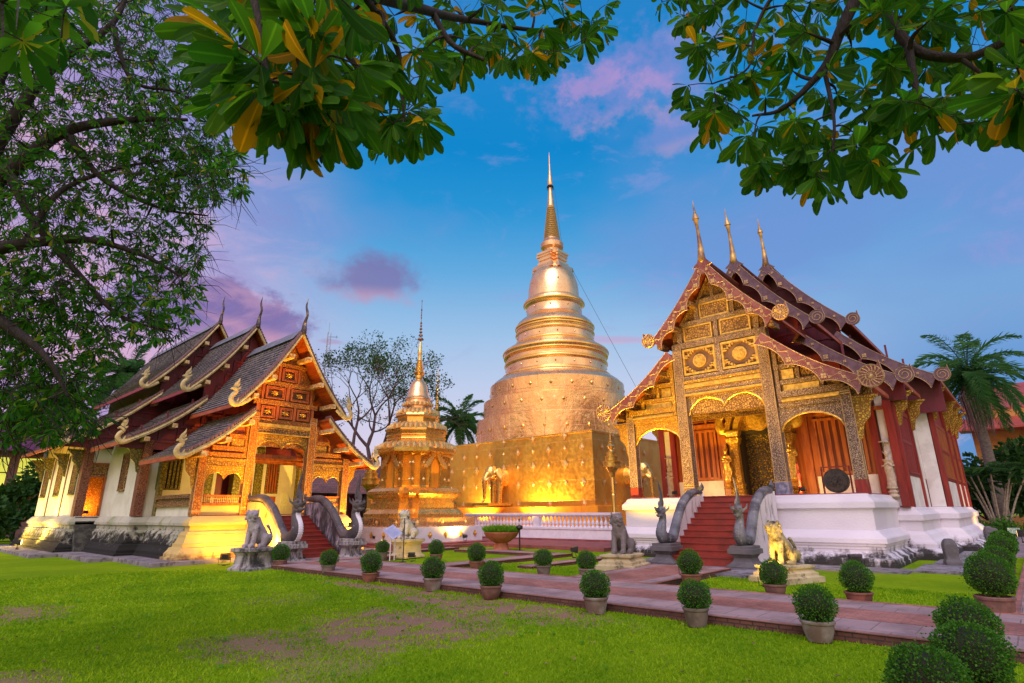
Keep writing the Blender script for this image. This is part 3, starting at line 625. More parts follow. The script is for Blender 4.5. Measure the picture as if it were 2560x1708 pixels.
for sg in (-1,1):       # square coffers with round medallions
    c0=sg*.99; m_=MB(); m_.box(c0-.84,-.02,8.55,c0+.84,.02,9.9); mo=m_.build('medallion_panel',mat('coffer%d'%sg,(.14,.07,.04),None,2,.6),GA)
    fr=MB()
    for (a,b_,c_,d_) in ((-.84,8.55,.84,8.66),(-.84,9.79,.84,9.9),(-.84,8.66,-.74,9.79),(.74,8.66,.84,9.79)): fr.box(c0+a,-.16,b_,c0+c_,-.02,d_)
    st=[(.70,.30),(.54,.40),(.40,.50),(.28,.58)]
    for i,(a,b_) in enumerate(st):     # stepped lattice
        for s1 in (-1,1):
            for s2 in (-1,1):
                fr.box(c0+s1*a-.035,-.10-.015*i,9.22+s2*b_-.10,c0+s1*a+.035,-.02,9.22+s2*b_+.10)
                fr.box(c0+s1*b_*1.15-.10,-.10-.015*i,9.22+s2*a*.84-.03,c0+s1*b_*1.15+.10,-.02,9.22+s2*a*.84+.03)
    fr.build('lattice',GILT,mo)
    md=MB(); n=28
    for r_,t_ in ((.34,.10),(.27,.13),(.20,.15),(.10,.19)): md.disc((c0,-.02-t_/2,9.22),r_,t_,n)
    for i in range(16):
        a=2*PI*i/16; md.ball((c0+.235*math.cos(a),-.155,9.22+.235*math.sin(a)),(.03,.02,.03),6,4)
    md.build('medallion',GILT,mo)
# triangular top bars and side wings
tb=MB()
for sg in (-1,1):
    tb.prism([(sg*.05,13.5),(sg*.16,13.5),(sg*.78,12.4),(sg*.62,12.4)],-.14,.02)
    tb.prism([(sg*1.05,12.1),(sg*1.2,12.05),(sg*1.75,11.35),(sg*1.6,11.32)],-.14,.02)
tb.build('raking_bar',CARVD,GA)
for sg in (-1,1):
    w_=MB(); f=lambda a,b_: (a,b_) if sg>0 else (-b_,-a)
    for (a,b_,c_,d_,t) in ((2.42,6.42,4.86,6.62,.18),(2.42,6.84,5.1,7.12,.22),(2.42,7.42,4.3,7.62,.18),(2.42,8.15,3.4,8.35,.16),(2.42,6.65,2.6,9.5,.20),(4.2,7.12,4.36,7.42,.16),(3.3,7.62,3.46,8.2,.16),(4.9,6.3,5.1,6.84,.14)):
        x0,x1=f(a,c_); w_.box(x0,.02-t,b_,x1,.02,d_)
    w_.build('wing_beam',CARVF if sg>0 else CARVY,GA)  # left wing yellower: its floodlit look is put into the colour
    g=MB()
    for (a,b_,c_,d_,t) in ((2.6,6.63,4.86,6.72,.28),(2.6,6.74,4.86,6.82,.14),(2.7,7.14,4.15,7.4,.08),(2.7,7.66,3.2,8.1,.09)):
        x0,x1=f(a,c_); g.box(x0,.02-t,b_,x1,.02,d_)
    g.build('moulding',GILT,GA)
def arch(parent,u0,u1,zt,ze,l,zl,m,v0=-.06,v1=.1,lip=None):
    o=arch_panel(u0,u1,zt,ze,l,zl); b=MB(); k=len(o)
    # strips so that the concave outline is filled exactly
    lowp=o[1:-1]
    for p,q in zip(lowp,lowp[1:]):
        if q[0]-p[0]>1e-6: b.prism([(p[0],p[1]),(q[0],q[1]),(q[0],zt),(p[0],zt)],v0,v1)
    ob=b.build('arch_valance',m,parent)
    MB().tube([(p[0],(v0+v1)/2-.06,p[1]) for p in lowp],.045 if not lip else lip,6).build('arch_edge',GILT if not lip else CARVY,ob); return ob
arch(RH,-1.84,1.84,7.6,6.55,2,7.35,CARVF)
arch(RH,-4.88,-2.34,6.42,5.35,1,6.1,CARVY); arch(RH,2.34,4.88,6.42,5.35,1,6.1,CARVF)  # left valance painted yellower than the right to carry the flood glow
# nave wall with posts, slatted windows, door
nw=MB()
nw.box(-5.9,4.72,2.1,-.95,4.95,6.9); nw.box(.95,4.72,2.1,5.9,4.95,6.9); nw.box(-.95,4.72,6.0,.95,4.95,6.9); NWL=nw.build('nave_wall',ORW,RH)  # warm light inside the porch is put into this orange wood
pl=MB(); 
for sg in (-1,1):
    for (a,c_,z0,z1) in ((2.35,4.95,2.66,3.62),(5.3,5.62,2.2,7.2)):
        pl.box(sg*a,4.62,z0,sg*c_,4.715,z1)
pl.build('white_panel',WHITE_W,NWL)
ps=MB()
for sg in (-1,1):
    ps.box(sg*(2.1-.17),4.5,2.15,sg*(2.1+.17),4.71,9.3)
    for u_,w_,zz in ((5.08,.30,7.2),(5.78,.32,6.95)): MB().box(sg*(u_-w_/2),4.49,2.15,sg*(u_+w_/2),4.70,zz).build('post',REDW,NWL)
    for zz,ue in ((6.55,5.6),(7.6,4.2),(8.6,3.0)): ps.box(sg*2.28,4.52,zz,sg*ue,4.64,zz+.18)
    for u_ in (3.0,3.9): ps.box(sg*(u_-.06),4.60,6.73,sg*(u_+.06),4.72,7.6)
ps.build('post',ORW,NWL)
for sg in (-1,1):
    a,b_=sorted((sg*2.62,sg*4.55)); window(NWL,a,b_,3.82,6.3,4.70,ORW,ORW,6,'y',mat('slat_gap%d'%sg,(.10,.012,.01),None,2,.6),fw_=.12)
dr=MB(); dr.box(-.95,4.75,2.66,.95,4.9,5.95); DR=dr.build('door',CARVP,RH)
df=MB(); df.box(-1.12,4.3,2.66,-.95,4.75,6.1); df.box(.95,4.3,2.66,1.12,4.75,6.1); df.box(-.95,4.3,5.95,.95,4.75,6.12); df.build('door_frame',DARK,DR)
# ornate gilded door surround
sr=MB()
for sg in (-1,1):
    sr.stack(rect(sg*1.35-.24,3.95,sg*1.35+.24,4.45),[(.14,2.66),(.14,2.85),(.06,2.9),(.10,3.05),(.02,3.15),(.08,3.35),(0,3.5),(-.02,5.4),(.06,5.5),(.12,5.75),(.04,5.85),(.14,6.05),(.14,6.15)])
SRR=sr.build('door_surround',CARVY,RH)
def hoop(r0,r1,zc,pk,th0,th1,m,name):
    b=MB(); n=22; A=[]
    for i in range(n+1):
        a=PI*i/n; k=1+pk*max(0,1-abs(a-PI/2)/.55)**1.5; A.append((math.cos(a),math.sin(a)*k))
    for i in range(n):
        q=[(r1*A[i][0],zc+r1*A[i][1]),(r1*A[i+1][0],zc+r1*A[i+1][1]),(r0*A[i+1][0],zc+r0*A[i+1][1]),(r0*A[i][0],zc+r0*A[i][1])]; b.prism(q,th0,th1)
    return b.build(name,m,SRR)
hoop(0.02,1.05,6.15,.30,4.35,4.5,CARVY,'tympanum'); hoop(1.02,1.30,6.15,.34,4.0,4.4,GILT,'hood_moulding'); hoop(1.42,1.66,6.10,.34,3.9,4.3,CARVY,'hood_moulding')
md=MB()
for r_,t_ in ((.62,.08),(.50,.14),(.34,.20),(.12,.30)): md.disc((0,4.33-t_/2,6.68),r_,t_,26)
md.build('round_boss',GILT,SRR)
fl=MB()
for sg in (-1,1):
    for k in range(7):
        a=.15+k*.21; r=1.62; x=sg*r*math.cos(a); z_=6.1+r*math.sin(a)*(1+.3*max(0,1-abs(a-PI/2)/.55)**1.5)
        fl.tube([(x,4.1,z_),(x+sg*.12*math.cos(a),4.1,z_+.20),(x-sg*.02,4.1,z_+.42)],[.11,.08,.01],5,.5)
    fl.tube(bez([(sg*1.45,4.0,6.2),(sg*1.95,4.0,6.25),(sg*2.0,4.0,6.75),(sg*1.78,4.0,7.05),(sg*1.85,4.0,7.5)],4),lerp([.2,.24,.2,.14,.02],17),7,.5)
fl.build('flame_crest',GILT,SRR,smooth=50)
# side walls of the porch roof zone and nave sides
sw=MB()
for sg in (-1,1):
    sw.box(sg*5.78,4.95,2.15,sg*5.93,11.4,7.6); sw.box(sg*6.55,11.4,2.15,sg*6.70,23.4,8.6)
    sw.box(sg*5.9,11.25,2.15,sg*6.55,11.4,8.4)
SW=sw.build('side_wall',REDW,RH); MB().prism(gable_outline(dict(T3,hw=6.6,zw=9.4),2.1,.2),23.3,23.4).build('rear_wall',REDW,RH)
wp=MB()
for sg in (-1,1):
    wp.box(sg*5.93,5.1,2.16,sg*5.97,10.9,3.55); wp.box(sg*5.92,9.3,3.56,sg*5.975,11.2,7.2); wp.box(sg*6.70,11.9,2.16,sg*6.74,23.2,3.5)
    wp.box(sg*5.98,11.19,2.16,sg*6.6,11.245,7.9)
wp.build('white_panel',WHITE_W,SW)
sp=MB()
for sg in (-1,1):
    for v_ in (4.95,9.1): sp.box(sg*5.86,v_-.18,2.15,sg*6.06,v_+.18,7.5)
    for v_ in (11.5,17.3,20.3,23.2): sp.box(sg*6.64,v_-.20,2.15,sg*6.86,v_+.20,8.4)
    for zz in (3.56,5.1,6.6): sp.box(sg*5.93,5.1,zz,sg*6.0,8.9,zz+.14); sp.box(sg*6.7,11.7,zz,sg*6.78,23.0,zz+.14)
sp.build('post',REDW,SW)
for sg in (-1,1):
    window(SW,5.6,8.6,3.75,6.5,sg*5.93,REDW,REDW,9,'x',mat('slat_gap_s%d'%sg,(.08,.01,.012),None,2,.6),out=sg)
    for a,b_ in ((12.1,16.9),(17.8,19.9),(20.8,22.8)): window(SW,a,b_,3.75,6.5,sg*6.70,ORW,ORW,8,'x',mat('slat_gap_t',(.10,.015,.01),None,2,.6),out=sg)
    for v_ in (4.95,): bracket(RH,(sg*6.06,v_),7.25,sg,0,1.5,CARVY)
    for v_ in (11.5,17.3,20.3,23.2): bracket(RH,(sg*6.86,v_),8.3,sg,0,1.7,CARVY,.8)
    bracket(RH,(sg*6.06,9.1),7.4,sg,0,1.5,CARVY)
# porch floor and ceiling beams
MB().box(-5.2,-.5,2.661,5.2,4.6,2.70).build('porch_floor',REDTER,RH)
cb=MB(); cb.box(-5.2,.2,6.7,-4.95,4.5,7.0); cb.box(4.95,.2,6.7,5.2,4.5,7.0); cb.box(-2.25,.2,9.3,-1.95,4.5,9.6); cb.box(1.95,.2,9.3,2.25,4.5,9.6)
for v_ in (1.5,3.0): cb.box(-5.0,v_,6.75,5.0,v_+.2,7.0)
cb.build('ceiling_beam',CARVD,RH)
# stairs
st=MB(); ns=11
for i in range(ns):
    z1=.18+(2.68-.18)*(i+1)/ns; v0=-4.85+(4.2/ns)*i
    st.box(-1.12,v0,.0,1.68,v0+4.2/ns,z1-.036); st.box(-1.14,v0-.04,z1-.035,1.70,v0+4.2/ns-.001,z1)
st.build('stair_flight',STAIR,RH)
MB().box(1.0,-3.14,1.38,1.35,-3.10,1.46).build('step_plate',BALW,RH)
# ============================ left hall (slate roofs, cream boards, golden porch) ============================
LH=thing('assembly_hall','smaller temple hall with slate roofs, cream naga roof boards and orange carved porch','temple hall',(14.4,29.2,0),0)
lp1=[(.05,1.98),(.12,1.9),(.22,1.76),(.24,1.72),(.24,1.60),(.18,1.59),(.14,1.55),(.14,1.36),(.24,1.34),(.28,1.22),(.32,1.21),(.32,1.10),(.40,.86),(.46,.84),(.46,.70),(.56,.66),(.60,.56),(.68,.44),(.70,.43),(.70,.30),(.80,.28),(.80,.10)]
def lbase(poly,m,nm='base',top=2.02): return MB().stack(poly,[(d,z_) for d,z_ in lp1][::-1]+[(0,top)]).build(nm,m,LH)
lbase(rect(-3.95,-.3,3.95,6.0),LFRONT_GLOW if 0 else LBASE)
# front of the same plinth, lamp glow painted into its yellow stucco
MB().stack(rect(-3.957,-.305,3.957,.0),[(d,z_) for d,z_ in lp1][::-1]+[(0,2.021)]).build('base_front',LFRONT_GLOW,LH)
lbase(rect(-4.75,5.45,4.75,12.2),LBASE,top=2.03); lbase(rect(-5.95,11.8,5.95,23.4),LBASE,top=2.04)
MB().stack([(-5.75,-1.5),(5.75,-1.5),(5.75,3.9),(6.7,3.9),(6.7,9.9),(7.9,9.9),(7.9,25.2),(-7.9,25.2),(-7.9,9.9),(-6.7,9.9),(-6.7,3.9),(-5.75,3.9)],[(0,-.05),(0,.16),(-.02,.18)]).build('plinth_slab',SLAB,LH)
L1=dict(v=-1.1,ve=5.0,za=11.65,hu=3.0,zu=7.36,s1=.30,hi=2.05,zi=7.12,hw=5.05,zw=4.74,s2=.22)
L2=dict(v=4.8,ve=11.2,za=13.35,hu=3.35,zu=8.9,s1=.32,hi=2.3,zi=8.5,hw=5.95,zw=5.80,s2=.24)
L3=dict(v=11.0,ve=24.8,za=15.0,hu=3.75,zu=9.95,s1=.34,hi=2.8,zi=9.65,hw=7.1,zw=6.25,s2=.26)
CAPT=tilemat('barge_tile',((.20,.11,.10),(.16,.09,.085)),(.52,.44,.34),.001,.17,'yz',.4,.6,.035)
for k,T in enumerate((L1,L2,L3)):
    for part,p0,p1,s,SG in (('u',(0,T['za']),(T['hu'],T['zu']),T['s1'],(-1,1)),('l',(T['hi'],T['zi']),(T['hw'],T['zw']),T['s2'],(-1,)),('l',(T['hi'],T['zi']),(T['hw'],T['zw']),T['s2'],(1,))):
        cv=curve(p0,p1,s,18); rb=MB()
        for sg in SG: roof_side(rb,cv,T['v']+.08,T['ve'],sg,.12,.24,.055)
        ro=rb.build('roof',[SLATE,SOFF],LH)
        if part=='u':
            rc=MB(); rc.prism([(-.42,T['za']-.42),(0,T['za']+.16),(.42,T['za']-.42),(0,T['za']+.02)],T['v']+.3,T['ve']); rc.build('ridge_cap',LEAD,ro)
        bb=MB(); cp=MB(); ed=MB()
        for sg in SG:
            P=[(sg*u_,z_) for u_,z_ in cv]
            for a,b_ in zip(P,P[1:]): bb.prism([(a[0],a[1]-.02),(b_[0],b_[1]-.02),(b_[0],b_[1]-.25),(a[0],a[1]-.25)],T['v']-.04,T['v']+.07)
            bb.tube([(x,T['v']-.05,z_-.14) for x,z_ in P],.035,6)
            L=0
            for a,b_ in zip(P,P[1:]):
                n=max(1,round(math.dist(a,b_)/.15))
                for j in range(n):
                    t0,t1=j/n,(j+.62)/n; q0=(a[0]+(b_[0]-a[0])*t0,a[1]+(b_[1]-a[1])*t0); q1=(a[0]+(b_[0]-a[0])*t1,a[1]+(b_[1]-a[1])*t1)
                    cp.prism([(q0[0],q0[1]),(q1[0],q1[1]),(q1[0],q1[1]+.15),(q0[0],q0[1]+.13)],T['v']-.06,T['v']+.5)
            ed.box(sg*(p1[0]-.06),T['v']+.12,p1[1]-.20,sg*(p1[0]+.02),T['ve'],p1[1]-.01)
        bo=bb.build('barge_board',CREAM,ro); cp.build('edge_tile',mat('edge_tile%d%s'%(k,part),(.22,.11,.11),(.15,.08,.085),5,.6),ro)
        ed.build('eave_board',SOFF if k==0 or part=='l' else REDW,ro)
        for sg in SG: naga_hook(ro,(sg*(p1[0]+.05),p1[1]-.14),T['v'],sg,.82 if part=='l' else .88,CREAM if k!=2 or part=='l' else None)
        pe=MB()
        for q_ in ((.25,.5,.78) if part=='u' else (.12,.45,.80)):
            i=int(q_*18); 
            for sg in SG: pe.box(sg*(cv[i][0]-.30),T['v']-.10,cv[i][1]-.46,sg*(cv[i][0]-.05),T['v']+1.2,cv[i][1]-.24)
        pe.build('purlin',[CREAM,SOFF] if 0 else (mat('purlin_end%d%s'%(k,part),(.62,.50,.28),(.45,.22,.06),6,.6)),ro)
    g=MB(); v=T['v']; z0=T['za']-.25
    pth=bez([(0,v-.02,z0),(0,v-.03,z0+.35),(.02,v-.02,z0+.75),(.03,v-.20,z0+1.2),(.0,v-.05,z0+1.7),(0,v-.18,z0+2.12)],5)
    g.tube(pth,lerp([.06,.20,.15,.09,.085,.06,.012],len(pth)),8,.7,side=(1,0,0)); g.ball((0,v-.08,z0+.16),(.13,.13,.15),8,6); g.tube([(0,v-.1,z0+.95),(.0,v-.36,z0+1.0)],[.05,.01],5)
    g.build('ridge_finial',mat('horn_gilt%d'%k,(.42,.28,.12),(.06,.045,.05),2.2,.5,.4,.4,.02,.36,.5),LH,smooth=50)
    if k>0:
        gb=MB(); gb.prism(gable_outline(T,5.45 if k==1 else 5.9),T['v']+.73,T['v']+.88); go=gb.build('gable_wall',REDD,LH); pn=MB()
        for z_ in np.arange(5.9 if k==1 else 6.6,T['za']-1,.85):
            hwid=min(T['hw'],np.interp(z_,[T['zw'],T['zi'],T['zi']+.01,T['za']],[T['hw'],T['hi'],T['hi'],0.]))-.3
            pn.box(-hwid,T['v']+.64,z_-.06,hwid,T['v']+.7,z_+.06)
            for uu in np.arange(-hwid+.4,hwid,.9): pn.box(uu-.045,T['v']+.65,z_+.06,uu+.045,T['v']+.7,z_+.79)
        pn.build('gable_panel_frame',REDD,go)
# rear lower roof with red bargeboards
# porch columns
for sg in (-1,1):
    column(LH,sg*1.62,0,2.02,7.15,.42,.36,m=CARVO); column(LH,sg*3.85,0,2.02,5.05,.38,.34,m=CARVO)
    bracket(LH,(sg*4.03,0),4.72,sg,0,1.5,CARVY,.72)
gp=[(p[0],p[1]) for p in gable_outline(L1,5.0,.2)]
G2=MB().prism([p for p in gp if abs(p[0])<2.1 and p[1]>5.2]+[],.02,.12); 
gz=MB(); cvu=curve((0,11.3),(2.8,7.3),.3,10)
gz.prism([(-1.5,5.45),(1.5,5.45),(1.5,7.5)]+[(u_,z_) for u_,z_ in cvu[::-1] if u_<1.95 and z_>7.5]+[(-u_,z_) for u_,z_ in cvu[1:] if u_<1.95 and z_>7.5]+[(-1.5,7.5)],.02,.12)
LG=gz.build('carved_gable',CARVO,LH)
panels(LG,[
 ('beam',CARVO,[(-1.44,6.62,1.44,6.85,.14),(-1.78,7.60,1.78,7.86,.16),(-1.5,8.66,1.5,8.9,.14),(-.95,9.75,.95,9.95,.13)]),
 ('moulding',GILT,[(-1.44,6.42,1.44,6.60,.24),(-1.44,6.05,1.44,6.12,.24)]),
 ('frieze',CARVD,[(-1.40,6.13,1.40,6.41,.18)]),
 ('mullion',ORW,[(-.55,6.86,-.41,7.6,.14),(.41,6.86,.55,7.6,.14),(-.09,7.86,.09,8.66,.13),(-1.42,7.86,-1.3,8.66,.13),(1.3,7.86,1.42,8.66,.13),(-.62,8.9,-.5,9.75,.12),(.5,8.9,.62,9.75,.12),(-1.6,6.86,-1.44,7.6,.13),(1.44,6.86,1.6,7.6,.13)])],.02)
for (a,b_,c_,d_) in ((-1.36,6.93,-.62,7.53),(-.36,6.93,.36,7.53),(.62,6.93,1.36,7.53),(-1.22,7.93,-.16,8.6),(.16,7.93,1.22,8.6),(-.43,8.97,.43,9.68)):
    q=MB(); q.box(a,-.0,b_,c_,.015,d_); qo=q.build('coffer',mat('coffer_dark',(.10,.03,.01),None,2,.6) if 'coffer_dark' not in bpy.data.materials else bpy.data.materials['coffer_dark'],LG)
    f=MB()
    for i,(e,t) in enumerate(((0,.13),(.07,.09))):
        w_=.06; A,B,C_,D_=a+e,b_+e,c_-e,d_-e
        f.box(A,-t,B,C_,-.001,B+w_); f.box(A,-t,D_-w_,C_,-.001,D_); f.box(A,-t,B+w_,A+w_,-.001,D_-w_); f.box(C_-w_,-t,B+w_,C_,-.001,D_-w_)
    f.build('coffer_frame',ORW,qo)
    h=MB(); mu,mz=(a+c_)/2,(b_+d_)/2
    for i in range(8):
        an=2*PI*i/8+.39; h.tube([(mu,-.05,mz),(mu+.12*math.cos(an),-.07,mz+.09*math.sin(an)),(mu+.22*math.cos(an),-.04,mz+.17*math.sin(an))],[.02,.045,.01],5)
    h.build('carved_flower',GILT,qo)
for sg in (-1,1):
    w_=MB()
    for (a,b_,c_,d_,t) in ((1.85,4.72,3.65,4.98,.16),(1.85,5.08,3.5,5.30,.15),(1.85,5.72,2.75,5.92,.13),(1.85,4.98,1.98,6.7,.14),(2.7,5.30,2.82,5.72,.12)): w_.box(sg*a,.02-t,b_,sg*c_,.05,d_)
    w_.build('wing_beam',CARVO,LG)
    w_=MB(); w_.prism([(sg*1.85,4.98),(sg*3.9,4.98),(sg*2.9,5.9),(sg*2.1,6.75),(sg*1.85,6.75)],.06,.12); w_.build('wing_board',ORW,LG)
    w_=MB(); w_.box(sg*1.85,-.2,4.56,sg*3.65,.05,4.70); w_.box(sg*2.0,-.08,5.32,sg*2.6,.02,5.7); w_.build('moulding',CARVY,LG)
    w_=MB(); w_.box(sg*1.85,-.14,4.36,sg*3.65,.05,4.55); w_.build('frieze',CARVD,LG)
    w_=MB(); w_.box(sg*1.85,-.12,2.90,sg*3.64,.06,2.98); w_.box(sg*1.85,-.10,2.50,sg*3.64,.06,2.60); w_.box(sg*1.85,.02,2.02,sg*3.64,.10,2.50)
    wo=w_.build('porch_rail',ORW if 1 else 0,LH); w_=MB()
    for i in range(20):
        x=sg*(1.93+i*.087); w_.lathe([(.02,2.6),(.035,2.68),(.02,2.75),(.035,2.82),(.02,2.9)],(x,-.02),6)
    w_.build('spindles',TRIM,wo)
    MB().box(sg*1.83,-.03,2.02,sg*3.65,.015,2.49).build('plaster_panel',LFRONT_GLOW,wo)
arch(LH,-1.42,1.42,6.04,5.15,2,5.75,CARVY,lip=.05)
arch(LH,-3.64,-1.83,4.35,3.55,2,4.05,CARVY,lip=.045); arch(LH,1.83,3.64,4.35,3.55,2,4.05,CARVY,lip=.045)
# hall body
lw=MB()
lw.box(-4.7,5.5,2.02,-.95,5.7,5.0); lw.box(.95,5.5,2.02,4.7,5.7,5.0); lw.box(-1.7,5.44,5.001,1.7,5.49,6.9)
for sg in (-1,1):
    lw.box(sg*4.52,5.7,2.02,sg*4.7,12.0,6.1); lw.box(sg*5.7,12.2,2.02,sg*5.88,23.2,6.6)
    lw.box(sg*4.52,12.0,5.0,sg*5.88,12.2,6.4); lw.box(sg*4.52,12.0,2.02,sg*4.72,12.2,5.0)
LWL=lw.build('hall_wall',LWALL,LH); MB().prism(gable_outline(dict(L3,hw=5.8,zw=7.2),2.03,.2),23.05,23.2).build('rear_wall',LWALL,LH)
iw=MB(); iw.box(-5.6,14.4,2.0,5.6,14.5,7); iw.build('inner_screen',CARVO,LWL)
MB().box(-3.8,-.2,2.021,3.8,5.45,2.06).build('porch_floor',ORW,LH)
cc=MB()
for v_ in (.6,2.2,3.8): cc.box(-3.8,v_,4.9,3.8,v_+.18,5.1)
for sg in (-1,1): cc.box(sg*1.52,.1,6.9,sg*1.72,5.4,7.1); cc.box(sg*3.74,.1,4.8,sg*3.94,5.4,5.05)
cc.build('ceiling_beam',ORW,LH)
for sg in (-1,1):      # carved corner posts, porch side bench rails, door case
    pp=MB(); pp.box(sg*4.42,5.36,2.03,sg*4.84,5.49,5.9); pp.box(sg*4.71,5.49,2.03,sg*4.84,5.9,5.9); pp.build('corner_post',CARVR,LWL)
    pp=MB(); pp.box(sg*5.56,11.86,2.03,sg*6.0,12.19,6.6); pp.box(sg*5.89,12.19,2.03,sg*6.0,12.5,6.6); pp.build('corner_post',CARVR,LWL)
    pp=MB(); pp.box(sg*3.76,5.0,2.03,sg*3.98,5.35,4.85); pp.build('side_post',CARVG,LH)
    pp=MB(); pp.box(sg*3.76,.2,2.45,sg*4.02,5.0,2.6); pp.box(sg*3.80,.2,2.6,sg*3.95,5.0,2.72); pp.box(sg*3.78,.2,2.85,sg*4.06,5.0,3.02); pp.box(sg*3.82,.2,2.72,sg*3.93,5.0,2.85); pp.build('bench_rail',CARVD,LH)
    pp=MB(); pp.box(sg*3.80,.2,2.02,sg*3.90,5.0,2.45); pp.build('side_parapet',LWALL,LH)
    a,b_=sorted((sg*4.70,sg*5.55)); dr=MB(); dr.box(a,12.28,2.03,b_,12.3,5.0); 
    window(LWL,8.1,9.0,3.45,5.35,sg*4.70,CARVD,CARVD,4,'x',out=sg,name='window')
    for a in (13.3,17.3,21.2): window(LWL,a,a+1.1,3.35,5.35,sg*5.88,CARVG,CARVD,4,'x',out=sg,name='window')
    rb_=MB()
    for v_ in (16.0,20.0): rb_.box(sg*5.881,v_-.07,2.03,sg*5.93,v_+.07,5.7)
    rb_.build('pilaster',CARVO if 0 else mat('pilaster_brown%d'%sg,(.25,.15,.07),(.18,.10,.05),3,.7),LWL)
    for v_ in (12.5,16.0,20.0,22.9): bracket(LH,(sg*5.98,v_),5.75,sg,0,1.35,CARVG,.75)
    bracket(LH,(sg*4.84,5.7),5.55,sg,0,1.35,CARVG,.75)
    # lintel panel and open side doorway in the step of the wall
    lp=MB(); lp.box(sg*4.72,11.93,4.30,sg*5.56,11.999,5.0); lo=lp.build('door_lintel',CARVD,LWL); lp=MB(); lp.box(sg*4.72,11.90,4.98,sg*5.56,11.93,5.08); lp.box(sg*4.72,11.90,4.22,sg*5.56,11.93,4.30); lp.box(sg*4.72,11.95,2.03,sg*4.82,12.2,4.22); lp.build('door_frame',ORW,lo)
    stp=MB()
    for i in range(8): stp.box(sg*4.6,10.6+i*.16,.17,sg*5.9,10.76+i*.16 if i<7 else 12.0,.17+.23*(i+1))
    stp.build('side_steps',mat('mossy_step%d'%sg,(.05,.05,.045),(.12,.12,.11),2.5,.85,0,.5),LH)
window(LWL,2.0,2.62,3.35,5.3,5.5,CARVD,ORW,4,'y'); window(LWL,-3.9,-2.9,3.45,5.0,5.5,CARVG,CARVG,5,'y')
dd=MB(); dd.box(1.2,5.30,2.05,1.62,5.49,5.9); dd.box(-1.62,5.30,2.05,-1.2,5.49,5.9); dd.box(-.35,4.6,2.05,.25,5.2,6.6); dd.build('door_case',CARVG,LWL)
MB().box(-.95,5.6,2.05,.95,5.68,6.0).build('doorway',REDD,LWL)
nt=MB(); nt.box(1.95,5.44,2.75,2.65,5.49,3.1); nt.build('notice_board',SOFF,LWL); nt=MB(); nt.box(3.0,5.44,2.3,3.45,5.49,3.3); nt.build('notice_sheet',mat('notice_paper',(.62,.70,.42),(.8,.8,.6),9,.7),LWL)
st=MB(); ns=10
for i in range(ns):
    z1=.17+(2.0-.17)*(i+1)/ns; v0=-4.15+(3.3/ns)*i; st.box(-1.3,v0,0,1.3,v0+3.3/ns,z1-.031); st.box(-1.32,v0-.04,z1-.03,1.32,v0+3.3/ns-.001,z1)
st.box(-1.3,-.85,0,1.3,-.3,2.0)
st.build('stair_flight',STAIR,LH)
